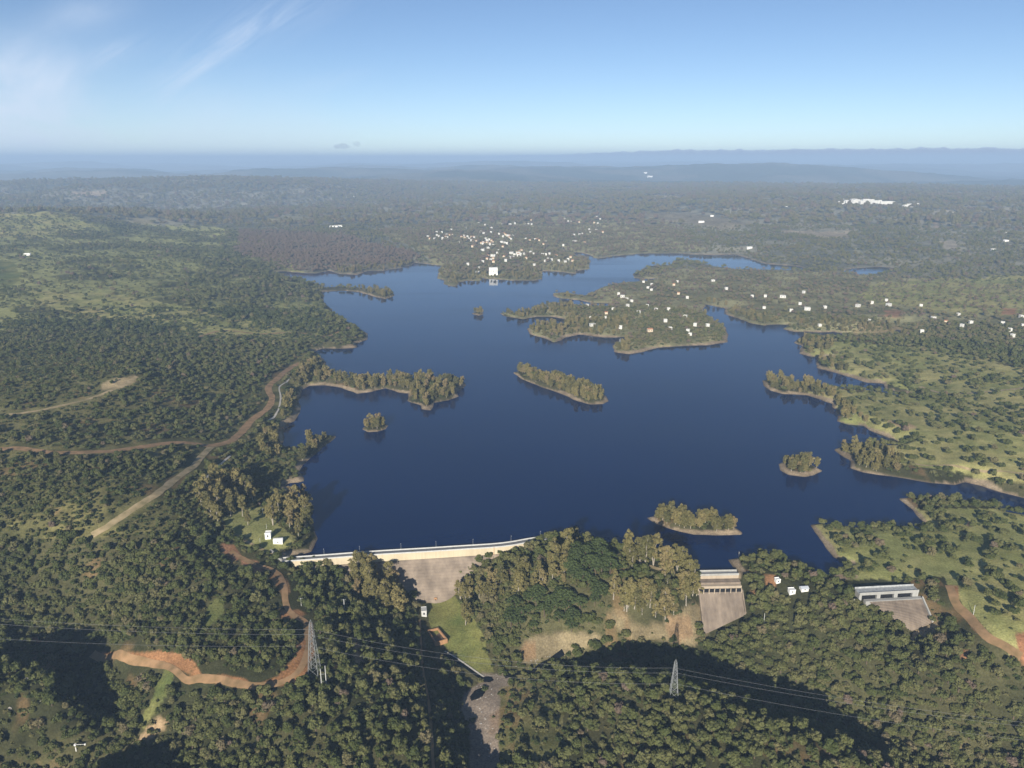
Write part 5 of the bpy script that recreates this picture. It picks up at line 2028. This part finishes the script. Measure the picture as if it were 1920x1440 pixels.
        sc_ = RNG.uniform(.6, 1.7, len(xb)) * (1 + .25 * bi)
        res['bush'].append(np.stack([xb[mk], yb[mk], zb_[mk], sc_[mk], .15 + .7 * RNG.random(mk.sum()), np.zeros(mk.sum()), pxb[mk], pyb[mk], db_[mk]], 1))

for k in res:
    res[k] = np.concatenate(res[k])
# a few single trees that stand out in the photograph
extra_e = [(873, 1172, .95, 7), (512, 985, 1.0, 1), (435, 965, 1.05, 0), (415, 950, 1.0, 0), (455, 968, .95, 0), (400, 955, .9, 0), (465, 985, .6, 0), (523, 960, .95, 1), (700, 1120, 1.25, 2), (722, 1140, 1.25, 2), (676, 1085, 1.05, 2), (745, 1150, 1.1, 2), (1060, 1050, 1.05, 3), (1040, 1052, 1.0, 3), (1225, 1060, 1.0, 4), (1270, 1072, 1.0, 4), (1200, 1058, .9, 4)]
rows = []
for px, py, sc, zn in extra_e:
    g = ground(px, py)
    rows.append([g[0], g[1], g[2], sc, .3 + .2 * random.random(), zn, px, py, project(*g)[2]])
res['euc'] = np.concatenate([np.array(rows, float), res['euc']])
print({k: len(v) for k, v in res.items()})


def inframe(a, m=12):
    return (a[:, 6] > -m) & (a[:, 6] < 1920 + m) & (a[:, 7] > 200) & (a[:, 7] < 1440 + m * 3)


def pick(kind, nmax, hgt):
    a = res[kind]
    sz = a[:, 3] * hgt / a[:, 8] * inframe(a, 0)
    order = np.argsort(-sz)
    sel = order[:nmax]
    sel = sel[sz[sel] > 0]
    rest = np.setdiff1d(np.arange(len(a)), sel)
    return a[sel], a[rest]


# ---- individuals


def place_tree(name, crown, trunk, row, label, cat, group):
    root = empty(name, row[:3], random.random() * 6.28, float(row[3]))
    root.scale = (row[3] * random.uniform(.88, 1.12), row[3] * random.uniform(.88, 1.12), row[3] * random.uniform(.85, 1.15))
    tag(root, label, cat, group)
    t = obj("trunk", trunk, root)
    c = obj("crown", crown, root)
    c["tint"] = float(row[4])
    return root


def size_word(v, lo, hi):
    return "small" if v < lo else ("large" if v > hi else "middle-sized")


def oak_zone(px, py):
    if px > 1560 and py < 960:
        return "in the sunlit oak meadow at right"
    if px > 1720 and py < 1250:
        return "on the grassy slope at the right edge"
    if px > 1390 and py < 1130 and px < 1560:
        return "on the wooded point with the white huts"
    if px > 1480 and py < 1130:
        return "by the grassy inlet above the stepped spillway"
    if px > 1280 and py > 1100 and py < 1330 - (1900 - px) * .06 and px > 1330:
        return "in the forest between the two spillways"
    if px > 1000 and py > 1230:
        return "on the near wooded ridge at bottom right"
    if px > 840 and py < 1240:
        return "on the hill between dam and spillway"
    if px > 840:
        return "in the stony valley at bottom centre"
    if px > 610 and py < 1250:
        return "in the dark grove below the dam"
    if px > 610:
        return "on the dark ridge at bottom left of centre"
    if py < 1100:
        return "on the slope left of the dam"
    if px > 340:
        return "near the orange track at lower left"
    return "in the scrubby corner at bottom left"


def along(px, py):
    return ("left end", "left part", "middle", "right part", "right end")


oi_, oak_rest = pick('oak', 300, 5)
zones = {}
for row in oi_:
    zones.setdefault(oak_zone(row[6], row[7]), []).append(row)
tone = lambda t: "dark green" if t < .22 else ("grey-green" if t < .3 else "olive-green")
for zn, lst in zones.items():
    for row in lst:
        place_tree("oak_tree", OAKS[random.randrange(6)], OAKT[random.randrange(6)], row, f"{size_word(row[3], .98, 1.1)} {tone(row[4])} rounded oak {zn}", "oak tree", f"oaks {zn}")

ei_, euc_rest = pick('euc', 300, 20)
zones = {}
for row in ei_:
    zones.setdefault(int(row[5]), []).append(row)
for zk, lst in zones.items():
    lst.sort(key=lambda r: r[6])
    zn = EUC[zk][0]
    for i, row in enumerate(lst):
        if len(lst) == 1:
            lb = f"single pale-trunked eucalyptus {zn}"
        elif len(lst) <= 20:
            pos = "leftmost" if i == 0 else ("rightmost" if i == len(lst) - 1 else ord_[i] + " from left")
            lb = f"{pos} olive eucalyptus {zn}"
        else:
            f = i / len(lst)
            third = "left third" if f < .34 else ("middle" if f < .67 else "right third")
            lb = f"{'tall' if row[3] > .75 else 'short'} olive eucalyptus in the {third} of those {zn}"
        k = random.randrange(5) if zk < 8 else random.randrange(5, 9)
        place_tree("eucalyptus_tree", EUCS[k], EUCT[k], row, lb, "eucalyptus", f"eucalypts {zn}")
pi_, pine_rest = pick('pine', 300, 11)
zones = {}
for row in np.concatenate([pi_, pine_rest]):
    zones.setdefault(int(row[5]), []).append(row)
for zk, lst in zones.items():
    lst.sort(key=lambda r: r[6])
    zn = PINE[zk][0]
    for i, row in enumerate(lst):
        f = i / max(1, len(lst))
        third = "left third" if f < .34 else ("middle" if f < .67 else "right third")
        lb = f"{'broad' if row[3] > .85 else 'narrow'} domed pine in the {third} of those {zn}"
        k = random.randrange(3)
        place_tree("pine_tree", PINS[k], PINT[k], row, lb, "pine tree", f"pines {zn}")
bi_, bush_rest = pick('bush', 300, 2)
for row in bi_:
    o = obj("bush", BUSH[random.randrange(5)], None, row[:3])
    o.scale = (row[3] * random.uniform(.8, 1.2), row[3], row[3] * random.uniform(.7, 1.1))
    o.rotation_euler = (0, 0, random.random() * 6)
    o["tint"] = float(row[4])
    zn = oak_zone(row[6], row[7])
    tag(o, f"low {'dry olive' if row[4] > .5 else 'green'} bush {zn}", "bush", f"low bushes {zn}")

# ---- the rest of each kind: one object of scattered trees


def scatter(name, label, cat, rows, protos, variant=None):
    """protos: list of lists of meshes (crown, trunk) that make up one tree"""
    me = bpy.data.meshes.new(name)
    n = len(rows)
    me.vertices.add(n)
    me.vertices.foreach_set("co", rows[:, :3].astype(np.float32).ravel())
    for an, tp, vals in (("variant", 'INT', RNG.integers(0, len(protos), n) if variant is None else variant), ("turn", 'FLOAT', RNG.random(n) * 6.28), ("size", 'FLOAT', rows[:, 3]), ("tall", 'FLOAT', RNG.uniform(.8, 1.2, n)), ("tint", 'FLOAT', rows[:, 4])):
        a = me.attributes.new(an, tp, 'POINT')
        a.data.foreach_set("value", np.asarray(vals, np.int32 if tp == 'INT' else np.float32))
    o = obj(name, me)
    tag(o, label, cat, kind='stuff')
    ng = bpy.data.node_groups.new(name, 'GeometryNodeTree')
    ng.interface.new_socket("Geometry", in_out='INPUT', socket_type='NodeSocketGeometry')
    ng.interface.new_socket("Geometry", in_out='OUTPUT', socket_type='NodeSocketGeometry')
    N, L = ng.nodes, ng.links
    gi, go = N.new('NodeGroupInput'), N.new('NodeGroupOutput')
    iop = N.new('GeometryNodeInstanceOnPoints')
    jn_ = N.new('GeometryNodeJoinGeometry')
    for parts in protos:
        j1 = N.new('GeometryNodeJoinGeometry')
        for ob in parts:
            inf = N.new('GeometryNodeObjectInfo')
            inf.transform_space = 'ORIGINAL'
            inf.inputs['Object'].default_value = ob
            L.new(inf.outputs['Geometry'], j1.inputs[0])
        gt = N.new('GeometryNodeGeometryToInstance')
        L.new(j1.outputs[0], gt.inputs[0])
        L.new(gt.outputs[0], jn_.inputs[0])
    L.new(gi.outputs[0], iop.inputs['Points'])
    L.new(jn_.outputs[0], iop.inputs['Instance'])
    iop.inputs['Pick Instance'].default_value = True

    def attr(nm, dt):
        a = N.new('GeometryNodeInputNamedAttribute')
        a.data_type = dt
        a.inputs[0].default_value = nm
        return a.outputs[0]
    L.new(attr('variant', 'INT'), iop.inputs['Instance Index'])
    cx = N.new('ShaderNodeCombineXYZ')
    L.new(attr('turn', 'FLOAT'), cx.inputs[2])
    e2r = N.new('FunctionNodeEulerToRotation')
    L.new(cx.outputs[0], e2r.inputs[0])
    L.new(e2r.outputs[0], iop.inputs['Rotation'])
    cs = N.new('ShaderNodeCombineXYZ')
    sz = attr('size', 'FLOAT')
    mt = N.new('ShaderNodeMath')
    mt.operation = 'MULTIPLY'
    L.new(sz, mt.inputs[0])
    L.new(attr('tall', 'FLOAT'), mt.inputs[1])
    L.new(sz, cs.inputs[0])
    L.new(sz, cs.inputs[1])
    L.new(mt.outputs[0], cs.inputs[2])
    L.new(cs.outputs[0], iop.inputs['Scale'])
    L.new(iop.outputs[0], go.inputs[0])
    md = o.modifiers.new("scatter", 'NODES')
    md.node_group = ng
    return o


def first_with(mesh):
    for o in COL.objects:
        if o.data is mesh:
            return o


scatter("oak_woodland", "dense evergreen oak woodland covering the hills, meadows and far country", "woodland", oak_rest, [[first_with(m_)] for m_ in OAKS if first_with(m_)])
scatter("eucalyptus_woodland", "olive eucalypts fringing the farther shores and islands", "woodland", euc_rest, [[first_with(c), first_with(t)] for c, t in zip(EUCS, EUCT) if first_with(c) and first_with(t)][-4:])
scatter("scrub", "low scrub bushes filling the gaps between the trees", "scrub", bush_rest, [[first_with(m_)] for m_ in BUSH if first_with(m_)])

# ---------------------------------------------------------------- clouds low over the horizon


def cloud_mat(name, col, dens):
    m = bpy.data.materials.new(name)
    m.use_nodes = True
    nt = m.node_tree
    nt.nodes.remove(nt.nodes['Principled BSDF'])
    pv = nt.nodes.new('ShaderNodeVolumePrincipled')
    pv.inputs['Color'].default_value = (*col, 1)
    pv.inputs['Density'].default_value = dens
    nt.links.new(pv.outputs[0], nt.nodes['Material Output'].inputs['Volume'])
    return m


M['cloud'] = cloud_mat('cloud', (.55, .6, .8), .0012)
M['puff'] = cloud_mat('cloud_puff', (.55, .62, .78), .0013)


def cloud_bank():
    D = 60000.0
    rg = np.random.default_rng(5)
    rows = []
    azs = np.radians(np.arange(-4.5, 42, .06))
    top = fbm(np.degrees(azs) * 1000, azs * 0, 420, 91, 5)
    prof = np.interp(np.degrees(azs), [-4.5, -2.5, 0, 1.5, 3, 6, 12, 25, 34, 42], [0.0, 20, 60, 55, 60, 110, 150, 170, 160, 140])
    for a, t, h in zip(azs, top, prof):
        hh = h * (1.5 + .7 * t)
        th = 40 + 60 * t
        zb_ = H + 60 - h * .2
        sec = []
        for k in range(12):
            ph = 2 * pi * k / 12
            bump = 1 + .25 * fbm(np.array([np.degrees(a) * 900]), np.array([k * 400.]), 700, 95, 3)[0]
            d = D - cos(ph) * 1500
            sec.append((sin(a) * d, cos(a) * d, zb_ + hh * .9 + sin(ph) * (hh + 2) * 1.1 * bump * (1 if sin(ph) > 0 else .55)))
        rows.append(sec)
    mb = MB()
    loft(mb, rows, 0, True)
    import bmesh
    me = mb.mesh("cloud_bank", M['cloud'])
    bm = bmesh.new()
    bm.from_mesh(me)
    bmesh.ops.recalc_face_normals(bm, faces=bm.faces)
    bm.to_mesh(me)
    bm.free()
    me.polygons.foreach_set("use_smooth", [True] * len(me.polygons))
    o = obj("cloud_bank", me)
    tag(o, "long lavender-grey cloud bank lying along the right half of the horizon", "cloud", kind='stuff')


cloud_bank()
for px, py, w, h, lb in ((637, 274, 26, 8, "small grey cloud above the horizon left of centre, lower left of a pair"), (668, 270, 14, 9, "smaller grey cloud puff above the horizon, right of a pair")):
    D = 50000.0
    xc, yc = (px - 960) / F, (720 - py) / F
    d = Vector((xc, CP + yc * SP, -SP + yc * CP))
    d = d / d.y
    c = Vector((0, 0, H)) + d * D
    import bmesh
    bm = bmesh.new()
    for k in range(16):
        mtx = bmesh.ops.create_icosphere(bm, subdivisions=2, radius=1)
        ox, oz = random.gauss(0, .22) * w, random.uniform(-.2, .25) * h
        rs = random.uniform(.16, .34)
        for v in mtx['verts']:
            v.co = Vector((v.co.x * rs * w + ox, v.co.y * rs * w, v.co.z * rs * h * 1.3 + oz)) * (D / F)
    me = bpy.data.meshes.new("cloud")
    bm.to_mesh(me)
    bm.free()
    me.materials.append(M['puff'])
    o = obj("cloud", me, None, c)
    rm = o.modifiers.new('merge', 'REMESH')
    rm.mode = 'VOXEL'
    rm.voxel_size = 22
    me.polygons.foreach_set('use_smooth', [True] * len(me.polygons))
    tag(o, lb, "cloud", "small clouds over the horizon")

# ---------------------------------------------------------------- the air


def haze():
    mb = MB()
    zt = 395.0
    mb.box(-47000, 47000, -47000, 47000, float(GZ.min()) - 12, zt)
    m = bpy.data.materials.new("haze_air")
    m.use_nodes = True
    nt = m.node_tree
    nt.nodes.remove(nt.nodes['Principled BSDF'])
    pv = nt.nodes.new('ShaderNodeVolumePrincipled')
    pv.inputs['Color'].default_value = (.47, .65, .92, 1)
    pv.inputs['Density'].default_value = HAZE_DENSITY
    pv.inputs['Anisotropy'].default_value = 0.0
    nt.links.new(pv.outputs[0], nt.nodes['Material Output'].inputs['Volume'])
    o = mb.build("haze", m)
    tag(o, kind='stuff')
    return o


haze()
